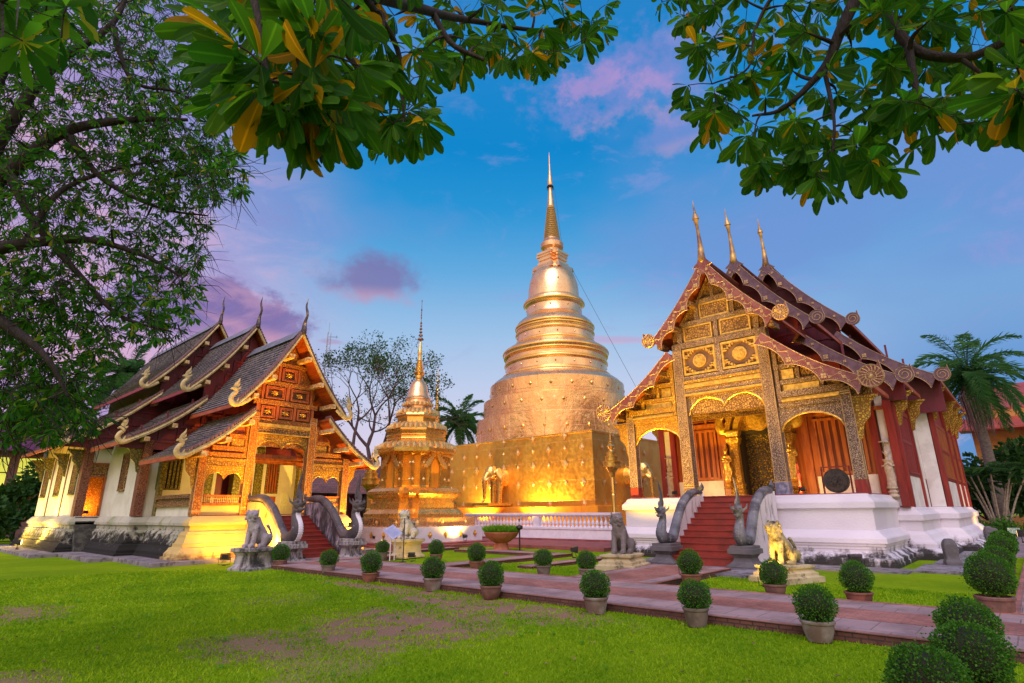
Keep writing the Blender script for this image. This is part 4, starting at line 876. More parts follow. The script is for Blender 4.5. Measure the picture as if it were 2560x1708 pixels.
# ============================ naga balustrades ============================
def scales(mb,path,rad,side,n=1): pass
def naga(name,label,loc,rz,sg,style,skin,wallm,pedm,H=1.0):
    """local frame: y runs into the building, x across; the body slides down the stair wall and rears up on a pedestal"""
    t=thing(name,label,'naga statue',loc,rz,'nagas flanking the stairs')
    if style=='L': zb,zt,vt,vb=.95,2.72,-.2,-4.3
    else: zb,zt,vt,vb=.80,2.86,.2,-4.0
    if style=='L': BP=[(0,-.15,2.80),(0,-1.0,2.82),(0,-1.75,2.74),(0,-2.5,2.34),(0,-3.15,1.78),(0,-3.6,1.34),(0,-4.0,1.08),(0,-4.5,1.12)]
    else: BP=[(0,-.15,2.80),(0,-.75,2.84),(0,-1.35,2.72),(0,-2.1,2.34),(0,-2.7,1.72),(0,-3.1,1.20),(0,-3.4,.95),(0,-3.85,.98)]
    vb=-3.75 if style=='L' else -3.0; vt=-.2
    bodyp=bez(BP,6)
    b=MB(); b.tube(bodyp,lerp([.10,.19,.20,.21,.22,.24,.26,.24] if style=='L' else [.08,.145,.15,.155,.16,.17,.19,.20],len(bodyp)),10,.95 if style=='L' else 1.25,side=(1,0,0))
    b.tube(bez([(0,vt+.05,zt+.10),(0,vt+.22,zt+.2),(0,vt+.2,zt+.4)],4),lerp([.13,.1,.02],9),8)
    # rearing neck
    if style=='L':
        nk=bez([(0,vb-.75,zb+.22),(0,vb-1.15,zb+.28),(0,vb-1.24,zb+.55),(0,vb-1.06,zb+.88),(0,vb-.98,zb+1.15),(0,vb-1.08,zb+1.36)],6)
        rads=[.24,.30,.31,.27,.21,.20,.23]; hx=(0,vb-1.2,zb+1.46)
    else:
        nk=bez([(0,vb-.7,zb+.2),(0,vb-1.1,zb+.22),(0,vb-1.2,zb+.44),(0,vb-1.05,zb+.70),(0,vb-.95,zb+.90),(0,vb-1.0,zb+1.08)],6)
        rads=[.18,.24,.25,.20,.145,.13,.16]; hx=(0,vb-1.1,zb+1.16)
    b.tube(nk,lerp(rads,len(nk)),12,.9,side=(1,0,0))
    x,y,z_=hx; k=.88 if style=='L' else .70
    def U(a,c): return (x,y-a*k,z_+c*k)
    b.ball((x,y+.02,z_+.10*k),(.25*k,.34*k,.27*k))
    b.tube([U(.1,.10),U(.38,.12),U(.60,.18)],[.20*k,.13*k,.06*k],8)      # upper jaw
    b.tube([U(.05,-.10),U(.34,-.17),U(.56,-.12)],[.15*k,.09*k,.045*k],8) # lower jaw
    b.tube([U(.50,.15),U(.56,.34)],[.07*k,.015*k],6)
    body=baked(b,'body',skin,t,.026 if style=='L' else .022,.022,.05,2)
    c=MB()
    # belly band of scales
    for p in nk[4:-3]:
        q=nk[min(len(nk)-1,nk.index(p)+1)] if 0 else None
    RB=[]
    for i in range(3,len(nk)-3):
        p=nk[i]; d=nk[i+1]-nk[i-1]; d/=np.linalg.norm(d); nrm=np.array([0,d[2],-d[1]]); nrm*=(-1 if nrm[1]>0 else 1); r=lerp(rads,len(nk))[i]; RB.append(tuple(p+nrm*(r*.95)))
        for xx in (-.09,-.03,.03,.09): c.ball(tuple(p+nrm*(r*.97)+np.array([xx,0,0])),(.026,.03,.03),6,4)
    c.tube(RB,.03,6,3.5,side=(1,0,0)); c.build('belly_scales',BALW if style=='L' else skin,body)
    c=MB()
    crest=[((.02,.30),(-.02,.62),(-.16,.95),.16),((-.16,.26),(-.30,.50),(-.42,.72),.12),((.16,.26),(.20,.46),(.16,.66),.10),((-.30,.05),(-.48,.22),(-.62,.42),.11),((-.28,-.15),(-.44,-.06),(-.58,.08),.09)] 
    for a,m_,e,r in crest:
        c.tube(bez([U(*a),U(*m_),U(*e)],4),lerp([r*k,r*.8*k,.012],9),7,.55,side=(1,0,0))
    H1=.75 if style=='L' else .85
    c.tube(bez([U(-.10,.45),U(-.16,.95),U(-.02,.95+H1*.6),U(-.06 if style=='L' else .12,.95+H1)],5),lerp([.17*k,.13*k,.08*k,.01],16),7,.6,side=(1,0,0))
    for s1 in (-1,1):
        c.ball((x+s1*.19*k,y-.16*k,z_+.22*k),.065*k,8,6); c.tube([(x+s1*.2*k,y+.02,z_+.05*k),(x+s1*.42*k,y+.14*k,z_+.22*k),(x+s1*.46*k,y+.2*k,z_+.44*k)],[.08*k,.055*k,.01],6,.5)
        for i in range(4): c.tube([(x+s1*.07*k,y-(.25+.09*i)*k,z_+.03*k),(x+s1*.07*k,y-(.25+.09*i)*k,z_-.05*k)],[.022*k,.004],4)
        c.tube([(x+s1*.10*k,y-.42*k,z_+.2*k),(x+s1*.14*k,y-.52*k,z_+.28*k)],[.05*k,.02*k],6)
    c.build('crest',skin,body,smooth=50)
    wl=MB(); Wp=[(p[1],p[2]-.18) for p in bodyp[1:-7]]; wl.prism([(vt-.0,0.02)]+[(vt-.0,zt-.08)]+Wp+[(Wp[-1][0],.02)],-.15,.15,'x'); wl.build('stair_wall',wallm,t)
    p=MB(); s=.42 if style=='L' else .40; cy=vb-.85
    p.stack(rect(-s,cy-s-.05,s,cy+s+.05),[(.14,0),(.14,.10),(.05,.16),(-.06,.26),(-.10,zb-.42),(-.02,zb-.30),(.06,zb-.28),(.06,zb-.12),(.0,zb-.10),(.0,zb-.02),(-.03,zb)]); p.build('pedestal',pedm,t)
    return t
NS1=grimy('naga_stone_a',(.12,.10,.105),(.065,.055,.065),(.45,.42,.44),9,-9,-.12,.7,2.6,False)
NS2=grimy('naga_stone_b',(.17,.175,.21),(.07,.07,.09),(.42,.40,.36),9,-9,-.10,.6,3.2,False)
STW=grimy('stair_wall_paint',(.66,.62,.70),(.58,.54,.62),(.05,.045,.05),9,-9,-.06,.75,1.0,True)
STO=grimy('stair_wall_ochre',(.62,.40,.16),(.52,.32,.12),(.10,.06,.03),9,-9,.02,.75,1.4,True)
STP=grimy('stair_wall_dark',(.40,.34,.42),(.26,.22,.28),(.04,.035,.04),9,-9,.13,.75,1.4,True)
naga('naga_statue','dark naga with pale scaled chest rearing at the left side of the left hall stairs','naga',0,0,0,0,0,0) if 0 else None
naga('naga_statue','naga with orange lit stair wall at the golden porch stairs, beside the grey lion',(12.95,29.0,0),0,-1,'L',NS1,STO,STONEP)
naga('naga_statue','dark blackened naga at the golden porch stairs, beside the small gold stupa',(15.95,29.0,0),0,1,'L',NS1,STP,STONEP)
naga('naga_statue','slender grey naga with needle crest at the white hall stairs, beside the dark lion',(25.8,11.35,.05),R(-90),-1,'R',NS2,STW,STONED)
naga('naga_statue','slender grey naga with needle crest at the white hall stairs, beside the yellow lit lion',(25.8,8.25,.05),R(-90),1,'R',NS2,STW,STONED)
# ============================ guardian lions ============================
def lion(label,loc,rz,skin,pedm,ped,gap=False,sc=1.0,headturn=0,pedprof=None):
    """faces local -y"""
    t=thing('guardian_lion',label,'lion statue',loc,rz,'seated stone lions guarding the halls'); hp=ped
    b=MB(); h=hp
    b.tube(bez([(0,.36,h+.22),(0,.18,h+.42),(0,-.10,h+.78),(0,-.20,h+1.05)],5),lerp([.26,.28,.27,.23],16),12,.92)
    b.ball((0,.36,h+.24),(.27,.30,.25)); b.ball((0,-.17,h+.72),(.22,.19,.26))
    hy=-.26; m=MB(); nb=len(b.v)
    b.ball((0,hy,h+1.17),(.20,.22,.20)); b.ball((0,hy+.10,h+1.10),(.225,.18,.24))
    b.tube([(0,hy-.08,h+1.17),(0,hy-.30,h+1.15)],[.15,.10],8); b.tube([(0,hy-.05,h+1.03),(0,hy-.25,h+1.0)],[.12,.07],8); b.ball((0,hy-.29,h+1.20),(.07,.05,.05),8,6)
    for s_ in (-1,1): b.tube([(s_*.15,hy+.02,h+1.28),(s_*.20,hy+.06,h+1.38)],[.07,.03],6); b.ball((s_*.10,hy-.17,h+1.24),.045,8,6)
    ca,sa=math.cos(R(headturn)),math.sin(R(headturn)); TURN=lambda p:(p[0]*ca-(p[1]-hy)*sa,hy+p[0]*sa+(p[1]-hy)*ca,p[2])
    b.v[nb:]=[TURN(p) for p in b.v[nb:]]
    for s_ in (-1,1):
        b.tube([(s_*.15,-.16,h+.78),(s_*.17,-.24,h+.38),(s_*.16,-.27,h+.06)],[.13,.095,.09],8)
        b.tube([(s_*.16,-.25,h+.07),(s_*.16,-.42,h+.06)],[.10,.085],8)
        b.tube(bez([(s_*.22,.40,h+.28),(s_*.29,.18,h+.34),(s_*.30,.10,h+.10)],4),lerp([.19,.17,.11],9),8); b.tube([(s_*.29,.16,h+.07),(s_*.29,-.12,h+.06)],[.10,.08],8)
    b.tube(bez([(0,.60,h+.15),(0,.72,h+.35),(0,.60,h+.62),(0,.45,h+.80)],4),lerp([.07,.06,.05,.07],13),7)
    bo=baked(b,'body',skin,t,.019,.016,.05,2)
    for i in range(12):
        a=PI*(.12+.76*i/11); 
        for rr,zz in ((.22,.02),(.24,-.14)): m.ball((rr*math.cos(a),hy+.08+.08*math.sin(a),h+1.16+zz+.10*math.sin(a)),(.05,.05,.07),6,4)
    for i in range(6): m.tube([(.05*(i-2.5)*.7,hy-.22,h+1.10),(.05*(i-2.5)*.7,hy-.235,h+1.05)],[.016,.004],4)
    m.v=[TURN(p) for p in m.v]; m.build('mane',skin,bo,smooth=50)
    p=MB(); s=.42
    pr=pedprof or [(.16,0),(.16,.08),(.08,.12),(.02,.22),(.0,h-.28),(.06,h-.16),(.14,h-.12),(.14,h-.02),(.12,h)]
    p.stack(rect(-s+.04,-s-.10,s-.04,s+.22),pr); p.build('pedestal',pedm,t)
    t.scale=(sc,sc,sc); return t
LION1=grimy('lion_stone',(.40,.35,.38),(.28,.24,.27),(.05,.045,.05),9,-9,-.05,.8,1.8,False)
LION2=grimy('lion_stone_dark',(.19,.16,.16),(.12,.10,.11),(.38,.33,.28),9,-9,-.10,.8,1.8,False)
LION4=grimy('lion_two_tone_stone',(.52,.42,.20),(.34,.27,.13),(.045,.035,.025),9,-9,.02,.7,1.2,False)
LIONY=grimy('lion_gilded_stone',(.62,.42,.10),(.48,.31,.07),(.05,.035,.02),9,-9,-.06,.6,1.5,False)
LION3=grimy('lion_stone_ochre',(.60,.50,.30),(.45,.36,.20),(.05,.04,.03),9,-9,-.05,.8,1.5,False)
lion('grey stone lion on a pale pedestal on the lawn before the golden porch',(10.98,23.55,0),R(-75),LION1,STONEP,.78,sc=1.05,headturn=70)
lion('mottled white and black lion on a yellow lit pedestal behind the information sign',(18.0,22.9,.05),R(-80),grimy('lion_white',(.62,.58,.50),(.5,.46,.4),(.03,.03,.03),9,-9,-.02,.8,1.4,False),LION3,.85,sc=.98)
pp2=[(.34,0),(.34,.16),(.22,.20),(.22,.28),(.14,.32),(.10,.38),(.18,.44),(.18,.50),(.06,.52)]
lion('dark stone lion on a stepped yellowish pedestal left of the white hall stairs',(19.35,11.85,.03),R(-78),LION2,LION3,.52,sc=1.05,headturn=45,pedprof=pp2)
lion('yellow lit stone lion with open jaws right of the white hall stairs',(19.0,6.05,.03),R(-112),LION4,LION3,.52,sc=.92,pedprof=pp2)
# ============================ great gold stupa ============================
GC=(49.2,37.2)
GS=thing('great_stupa','huge gold stupa with round drum, ringed bell and thin spire on a square gold base','stupa',(GC[0],GC[1],0))
H=13.2
TERR=MB(); TERR.stack(rect(33.1-GC[0],20.2-GC[1],66-GC[0],54-GC[1]),[(0,.0),(0,1.0)]); TERR.build('terrace_wall',BALW,GS)
ob=MB(); ob.stack(rect(-H-.55,-H-.55,H+.55,H+.55),[(0,1.0),(0,2.42),(-.05,2.46)]); ob.build('cloth_band',ORANGE,GS)
bw=MB(); bw.stack(rect(-H,-H,H,H),[(0,2.46),(-.06,7.86),(.02,7.90),(.02,7.98),(-.10,8.04)]); bw.build('square_base',GOLD,GS)
dr=MB(); dr.lathe([(9.6,7.9),(8.85,8.4),(8.78,11.2),(8.1,11.45),(8.06,11.5),(8.05,13.3),(7.4,13.5),(7.35,13.55),(7.35,15.1)],n=96); dr.build('drum',GOLDC,GS,smooth=30)
bl=MB(); bl.lathe([(7.30,15.05),(6.95,15.5),(6.5,15.85),(6.05,16.0),(5.98,16.15),(5.98,16.3),(5.80,16.4),(5.62,16.55),(5.60,17.3),(5.68,17.4),(5.76,17.6),(5.68,17.8),(5.5,17.9),(5.5,18.25),(5.7,18.4),(5.86,18.7),(5.9,18.95),(5.8,19.15),(5.3,19.5),(4.7,19.85),(4.5,20.0),(4.48,20.2),(4.36,20.3),(4.34,20.95),(4.42,21.05),(4.46,21.25),(4.36,21.4),(4.3,21.5),(4.34,21.7),(4.46,21.9),(4.46,22.1),(4.25,22.5),(3.9,22.85),(3.5,23.15),(3.28,23.4),(3.2,23.6),(3.17,24.4),(3.25,24.5),(3.4,24.65),(3.5,24.95),(3.42,25.2),(3.1,25.5),(2.98,25.6),(2.95,26.0),(2.9,26.8),(2.78,27.6),(2.55,28.4),(2.25,28.95),(1.9,29.3),(1.4,29.5)],n=96); bl.build('bell',GOLDB,GS,smooth=24)
rg=MB()
for r,z_ in ((5.9,18.9),(5.72,17.6),(5.66,17.82),(4.47,22.0),(4.44,21.22),(3.49,24.9),(5.98,16.2),(4.52,20.05),(5.78,18.5),(4.36,21.75)): 
    rg.lathe([(r-.05,z_-.12),(r+.05,z_-.09),(r+.07,z_),(r+.05,z_+.07),(r-.05,z_+.1)],n=80)
rg.build('gold_ring',GOLDS,GS,smooth=50)
hm=MB()
cr=lambda s,e:[(-s,-s*e),(-s*e,-s*e),(-s*e,-s),(s*e,-s),(s*e,-s*e),(s,-s*e),(s,s*e),(s*e,s*e),(s*e,s),(-s*e,s),(-s*e,s*e),(-s,s*e)]
hm.stack(cr(1.5,.6),[(.55,29.0),(.45,29.5),(.1,29.75),(.1,30.0),(-.15,30.05),(-.15,30.25),(.0,30.3),(.0,30.45),(-.12,30.5),(-.12,30.75),(.02,30.8),(.02,31.0),(.14,31.05),(.14,31.3),(-.2,31.45),(-.3,31.6)]); hm.build('square_throne',GOLDB,GS)
sp=[(.95,31.5),(.98,31.95),(1.18,32.1),(1.34,32.2),(1.36,32.75),(1.15,33.0),(1.0,33.3)]
for i in range(16):
    z_=33.4+i*.27; r=.96-.032*i; sp+=[(r,z_),(r+.05,z_+.09),(r,z_+.17),(r-.07,z_+.2)]
sp+=[(.44,37.75),(.47,37.85),(.44,37.95),(.2,40.75),(.3,40.8),(.34,41.0),(.30,41.4),(.2,42.2),(.14,42.8),(.12,43.0),(.06,44.9),(.02,45.6)]
MB().lathe(sp,n=32).build('spire',mat('spire_gold',(.85,.52,.26),(.7,.38,.18),5,.35,.85,.2),GS,smooth=30)
um=MB(); um.lathe([(.2,40.55),(.42,40.6),(.36,40.75),(.2,40.78)],n=16)
for i in range(10): a=2*PI*i/10; um.box(.40*math.cos(a)-.03,.40*math.sin(a)-.03,40.25,.40*math.cos(a)+.03,.40*math.sin(a)+.03,40.6)
um.build('spire_umbrella',BLACK,GS)
def diamond(mb,c,s,ax,dep=.05,out=-1):
    if ax=='x':   # on a face looking along x
        P=[(c[0],c[1]-s*.74,c[2]),(c[0],c[1],c[2]-s),(c[0],c[1]+s*.74,c[2]),(c[0],c[1],c[2]+s)]; q=(c[0]+out*dep,c[1],c[2])
    else:
        P=[(c[0]-s*.74,c[1],c[2]),(c[0],c[1],c[2]-s),(c[0]+s*.74,c[1],c[2]),(c[0],c[1],c[2]+s)]; q=(c[0],c[1]+out*dep,c[2])
    mb.add(P+[q],[(0,1,4),(1,2,4),(2,3,4),(3,0,4),(3,2,1,0)])
    k=.55; C=np.array(c); P2=[tuple(C+(np.array(p)-C)*k+(np.array(q)-C)*.75) for p in P]; q2=tuple(np.array(q)+(np.array(q)-C)*.7); mb.add(P2+[q2],[(0,1,4),(1,2,4),(2,3,4),(3,0,4),(3,2,1,0)])
kk=0
for row,(z_,off) in enumerate(((2.62,0),(4.15,0),(5.55,1),(6.75,0),(7.75,1))):
    for j in range(13):
        y=-H+1.0+j*1.62 - (0 if 1 else 0); big=((j+off)%2==0); s=(.36 if big else .22)*(1.15 if row==2 else 1)
        if y>H-.4 or j>12: continue
        m=MB(); diamond(m,(-H-.012,y,z_),s,'x')
        if row in(0,4) and not big: continue
        m.build('diamond_ornament',GOLDL,GS); kk+=1
    for j in range(5):
        x=-H+1.3+j*1.62; big=((j+off)%2==0); m=MB(); diamond(m,(x,-H-.012,z_),.34 if big else .2,'y')
        if row in(0,4) and not big: continue
        m.build('diamond_ornament',GOLDL,GS); kk+=1
for zz,r,nn in ((9.9,8.83,26),(12.5,8.07,24),(14.3,7.36,22),(16.95,5.62,18),(20.6,4.35,14),(24.1,3.2,10),(27.3,2.86,5)):
    m=MB()
    for i in range(nn):
        a=2*PI*i/nn+.1*zz; c=np.array([r*math.cos(a),r*math.sin(a),zz]); t_=np.array([-math.sin(a),math.cos(a),0]); n_=np.array([math.cos(a),math.sin(a),0]); s=.24 if zz<16 else .14
        P=[c-t_*s*.74+n_*.02,c-np.array([0,0,s])+n_*.02,c+t_*s*.74+n_*.02,c+np.array([0,0,s])+n_*.02]; q=c+n_*.09
        m.add(P+[q],[(0,1,4),(1,2,4),(2,3,4),(3,0,4)])
    m.build('ornament_band',GOLDS if zz<16 else GOLDB,GS)
wr=MB(); wr.tube([(1.1,-2.0,29.3),(4.4,-7.4,8.3+6.6)],.02,4); wr.tube([(.5,-.3,40.5),(1.0,-.9,31.2)],.018,4); wr.build('lightning_wire',BLACK,GS)
# white balustrade in front of it
BL=thing('balustrade','long white balustrade with turned balusters below the orange cloth band of the great stupa','balustrade',(33.0,27,.25))
Y0,Y1=20.3-27,34.3-27
b=MB(); b.stack(rect(-.15,Y0,.15,Y1),[(.22,-.25),(.22,.02),(.14,.05),(.10,.62),(.16,.66),(.16,.78)]); b.build('plinth',BALW,BL)
b=MB(); b.stack(rect(-.12,Y0,.12,Y1),[(0,1.50),(.06,1.54),(.10,1.58),(.10,1.70),(.04,1.73)]); b.build('rail',BALW,BL)
posts=[20.45-27,27.05-27,33.6-27]
for y in posts: MB().stack(rect(-.2,y-.28,.2,y+.28),[(0,.70),(0,1.495)]).build('post',BALW,BL)
bal=MB().lathe([(.13,.78),(.13,.86),(.06,.9),(.12,1.0),(.135,1.07),(.10,1.16),(.055,1.26),(.05,1.34),(.08,1.38),(.055,1.42),(.11,1.45),(.11,1.505)],n=10)
bm0=None; y=Y0+.62
while y<Y1-.2:
    if min(abs(y-q) for q in posts)>.34:
        if bm0 is None: bm0=bal.build('baluster',BALW,BL,smooth=40,loc=(0,y,0))
        else:
            c=bm0.copy(); COL.objects.link(c); c.parent=BL; c.location=(0,y,0)
    y+=.335
# ============================ small gold stupa ============================
SC=(25.1,31.3)
SS=thing('small_stupa','small gold stupa with arched niches on a white plinth with gold diamonds','stupa',(SC[0],SC[1],.2))
SS.scale=(1.07,1.07,1.0)
MB().stack(rect(-3.75,-3.75,3.75,3.75),[(.25,-.2),(.25,.0),(.0,.02),(0,.10),(-.03,.12)]).build('terrace_step',REDTER,SS)
MB().stack(rect(-3.05,-3.05,3.05,3.05),[(0,.12),(0,1.02)]).build('white_plinth',BALW,SS)
MB().stack(rect(-2.72,-2.72,2.72,2.72),[(0,1.02),(0,1.56),(-.04,1.58)]).build('gold_plinth',GOLDC,SS)
rd=lambda s,e,f:[(-s,-s*e),(-s*f,-s*e),(-s*f,-s*f),(-s*e,-s*f),(-s*e,-s),(s*e,-s),(s*e,-s*f),(s*f,-s*f),(s*f,-s*e),(s,-s*e),(s,s*e),(s*f,s*e),(s*f,s*f),(s*e,s*f),(s*e,s),(-s*e,s),(-s*e,s*f),(-s*f,s*f),(-s*f,s*e),(-s,s*e)]
MB().stack(rd(2.2,.62,.86),[(.30,1.58),(.30,1.82),(.26,1.86),(.10,2.08),(.02,2.12),(.0,2.5),(-.04,2.55),(-.04,2.78),(.04,2.82),(.20,3.0),(.22,3.04),(.22,3.22),(.0,3.42),(-.1,3.43)]).build('moulded_base',GOLDS,SS)
bd=MB(); bd.stack(rd(1.86,.60,.84),[(0,3.43),(.03,3.5),(0,3.58),(0,5.5),(.06,5.6),(.06,5.7)]); bd.build('body',goldsheet('gold_dark_body',(1,.58,.11),.28,.12,None,.05),SS)
for ang in range(4):
    an=ang*PI/2; m=MB()
    def rot(mb,an):
        c_,s_=math.cos(an),math.sin(an); mb.v=[(x*c_-y*s_,x*s_+y*c_,z_) for x,y,z_ in mb.v]; return mb
    m=MB(); m.box(-.50,-1.97,3.45,-.34,-1.87,5.0); m.box(.34,-1.97,3.45,.50,-1.87,5.0); n=rot(m,an).build('niche_frame',GILT,SS)
    m=MB(); m.prism([(-.33,3.46),(.33,3.46),(.33,4.85),(.22,5.05),(.0,5.35),(-.22,5.05),(-.33,4.85)],-1.90,-1.87); rot(m,an).build('niche_panel',ORANGE,n)
    m=MB()
    for sg in (-1,1):
        for q in range(2):
            m.tube(bez([(sg*(.78+.1*q),-1.99,4.72),(sg*(.55+.1*q),-1.99,4.95+.1*q),(sg*.25,-1.99,5.35+.18*q),(0,-1.99,5.85+.25*q)],4),lerp([.06,.10,.10,.03],13),6,.6)
        for i in range(5): m.tube([(sg*(.75-.14*i),-2.0,4.95+.22*i),(sg*(.86-.14*i),-2.0,5.18+.23*i)],[.06,.01],5)
    rot(m,an).build('flame_gable',GOLDL,n,smooth=50)
def tier(z,s,h,n=8): 
    return [(s*1.0,z),(s*1.10,z+.03),(s*1.16,z+.12*h),(s*1.10,z+.16*h),(s*.92,z+.42*h),(s*.88,z+.45*h)]
oc=MB(); sc_=1/ math.cos(PI/8)
oc.lathe([(2.05*sc_,5.7),(2.50*sc_,5.72),(2.52*sc_,5.95),(2.40*sc_,6.05),(2.0*sc_,6.45),(1.80*sc_,6.5),(1.84*sc_,6.62),(1.78*sc_,6.72),(1.86*sc_,6.85),(1.78*sc_,6.95),(1.84*sc_,7.15),(1.93*sc_,7.2),(1.93*sc_,7.32),(1.80*sc_,7.42),(1.40*sc_,7.8),(1.22*sc_,7.86),(1.22*sc_,8.1),(1.30*sc_,8.2),(1.34*sc_,8.3),(1.30*sc_,8.45),(1.15*sc_,8.6)],n=8,rot=PI/8); oc.build('octagonal_tier',GOLDS,SS,smooth=20)
PET=mat('petal_gold',(1,.66,.22),(.85,.48,.14),9,.38,.7,.3,.02)
for zc,r,h,nn in ((6.2,2.42,.26,44),(7.55,1.80,.26,36),(8.62,1.24,.2,28),(9.2,.9,.14,22)):
    pt=MB()
    for i in range(nn):
        a=2*PI*i/nn; k=1/max(abs(math.cos(((a)%(PI/4))-PI/8)),.9); rr=r*k
        pt.tube([(rr*math.cos(a),rr*math.sin(a),zc-h),(rr*.97*math.cos(a),rr*.97*math.sin(a),zc),(rr*.86*math.cos(a),rr*.86*math.sin(a),zc+h)],[.10,.13,.02],5,1)
    pt.build1('lotus_petals',PET,SS,smooth=50)
MB().lathe([(1.2,8.5),(.92,8.75),(.84,8.85),(.84,9.0),(.95,9.05),(.95,9.18),(.80,9.28),(.78,9.45),(.84,9.5),(.84,9.62),(.74,9.72),(.70,9.9),(.63,10.2),(.57,10.5),(.47,10.8),(.3,10.98),(.2,11.02)],n=32).build('bell',GOLDB,SS,smooth=26)
sp=[(.2,11.0),(.24,11.15),(.22,11.3),(.34,11.42),(.38,11.5),(.30,11.6)]
for i in range(7): z_=11.65+i*.12; r=.26-.017*i; sp+=[(r,z_),(r+.03,z_+.04),(r-.02,z_+.09)]
sp+=[(.12,12.55),(.11,12.9),(.14,13.0),(.12,13.1),(.05,13.95),(.03,14.0)]
MB().lathe(sp,n=20).build('spire',GOLDS,SS,smooth=30)
sp=[(.02,13.9)]
for i,(r,z_) in enumerate(((.22,14.0),(.15,14.3),(.11,14.55),(.10,14.8),(.08,15.05),(.07,15.25),(.045,15.7),(.04,15.9),(.035,16.1),(.05,16.3))): sp+=[(.02,z_-.05),(r,z_),(r*.85,z_+.11),(.02,z_+.13)]
sp+=[(.015,17.0),(.05,17.05),(.01,17.15)]
MB().lathe(sp,n=10).build('tiered_parasol',mat('dark_gilt',(.35,.2,.12),(.15,.09,.08),9,.4,.6,.2),SS)
m=MB()
for i,a in enumerate(np.linspace(-2.4,2.4,5)):
    m=MB(); diamond(m,(a,-3.062,.56),.24,'y'); m.build('diamond_ornament',GILT,SS); m=MB(); diamond(m,(-3.062,a,.56),.24,'x'); m.build('diamond_ornament',GILT,SS)
for a,z_ in ((-1.9,1.3),(0,1.3),(1.9,1.3)):
    m=MB(); diamond(m,(a,-2.732,z_),.2,'y'); m.build('diamond_ornament',GOLDL,SS); m=MB(); diamond(m,(-2.732,a,z_),.2,'x'); m.build('diamond_ornament',GOLDL,SS)
for a,z_ in ((-1.45,5.0),(-.85,5.0),(-1.45,3.95),(-.85,3.95),(.85,5.0),(1.45,5.0),(1.45,3.95),(.85,3.95)):
    q=1.575 if abs(a)>1.2 else 1.575
    m=MB(); diamond(m,(a,-(1.875 if abs(a)<1.1 else 1.575),z_),.17,'y'); m.build('diamond_ornament',GOLDL,SS); m=MB(); diamond(m,(-(1.875 if abs(a)<1.1 else 1.575),a,z_),.17,'x'); m.build('diamond_ornament',GOLDL,SS)
# a distant second spire behind it
DS=thing('distant_stupa','slim gold spire of a further stupa seen behind the small gold stupa','stupa',(47.5,55.3,0))
MB().stack(rect(-2.6,-2.6,2.6,2.6),[(0,0),(0,6.0),(.3,6.1),(.3,6.5),(-.4,7),(-.5,8.5)]).build('base',GOLDC,DS)
MB().lathe([(1.5,8.4),(1.9,9.0),(1.5,9.6),(1.35,9.9),(1.1,11),(.75,12.0),(.45,12.4),(.7,12.6),(.7,12.9),(.5,13.1),(.46,13.6),(.38,14.2),(.28,14.9),(.16,16.6),(.05,17.2),(.38,17.25),(.3,17.45),(.05,17.5),(.22,17.9),(.05,18.1),(.17,18.5),(.05,18.8),(.1,19.5),(.03,19.7),(.02,20.6)],n=20).build('spire',GOLDS,DS,smooth=30)
# ============================ tiered gold standards ============================
def standard(name,label,loc,H,sc=1.0,pole=.14):
    t=thing(name,label,'umbrella standard',loc,0,'tiered gold standards'); 
    MB().lathe([(.3,0),(.3,.1),(pole*1.5,.15),(pole*1.2,.5),(pole,H*.2),(pole*1.15,H*.33),(pole*.95,H*.34),(pole,H*.52),(pole*.9,H*.53)],n=8).build('pole',GOLDS,t,smooth=20)
    MB().lathe([(pole,H*.50),(pole*1.6,H*.55),(pole*3.2,H*.60),(.10,H*.602)],n=16).build('bracket',GILT,t)
    z_=H*.60; r=.60*sc
    for i,(k,h) in enumerate(((1.0,.36),(.74,.30),(.56,.26))):
        d=MB().lathe([(.05,z_),(r*k,z_),(r*k,z_+h*sc*.2),(r*k*.93,z_+h*sc*.22),(r*k*.93,z_+h*sc*.85),(r*k,z_+h*sc*.87),(r*k,z_+h*sc),(.05,z_+h*sc)],n=28).build('umbrella_tier',GILT,t,smooth=20)
        fr=MB()
        for j in range(18): a=2*PI*j/18; fr.tube([(r*k*.97*math.cos(a),r*k*.97*math.sin(a),z_+.02),(r*k*.97*math.cos(a),r*k*.97*math.sin(a),z_-.10*sc)],[.045*sc,.008],4)
        fr.build('fringe',GILT,d); z_+=h*sc*1.12
    MB().lathe([(.05,z_-.05),(.2*sc,z_),(.1*sc,z_+.15),(.22*sc,z_+.28),(.27*sc,z_+.34),(.18*sc,z_+.45),(.08*sc,z_+.52),(.13*sc,z_+.62),(.05*sc,z_+.7),(.09*sc,z_+.8),(.04*sc,z_+.95),(.06*sc,z_+1.05),(.02*sc,z_+1.2),(.008,H)],n=14).build('finial',GOLDS,t,smooth=40); return t
standard('gold_standard','tall three tiered gold standard before the great stupa corner beside the white hall',(33.0,20.55,.9),6.6,1.0)
standard('gold_standard','shorter gold umbrella standard between the left hall porch and the small gold stupa',(25.2,36.6,.2),6.5,1.15,.22)
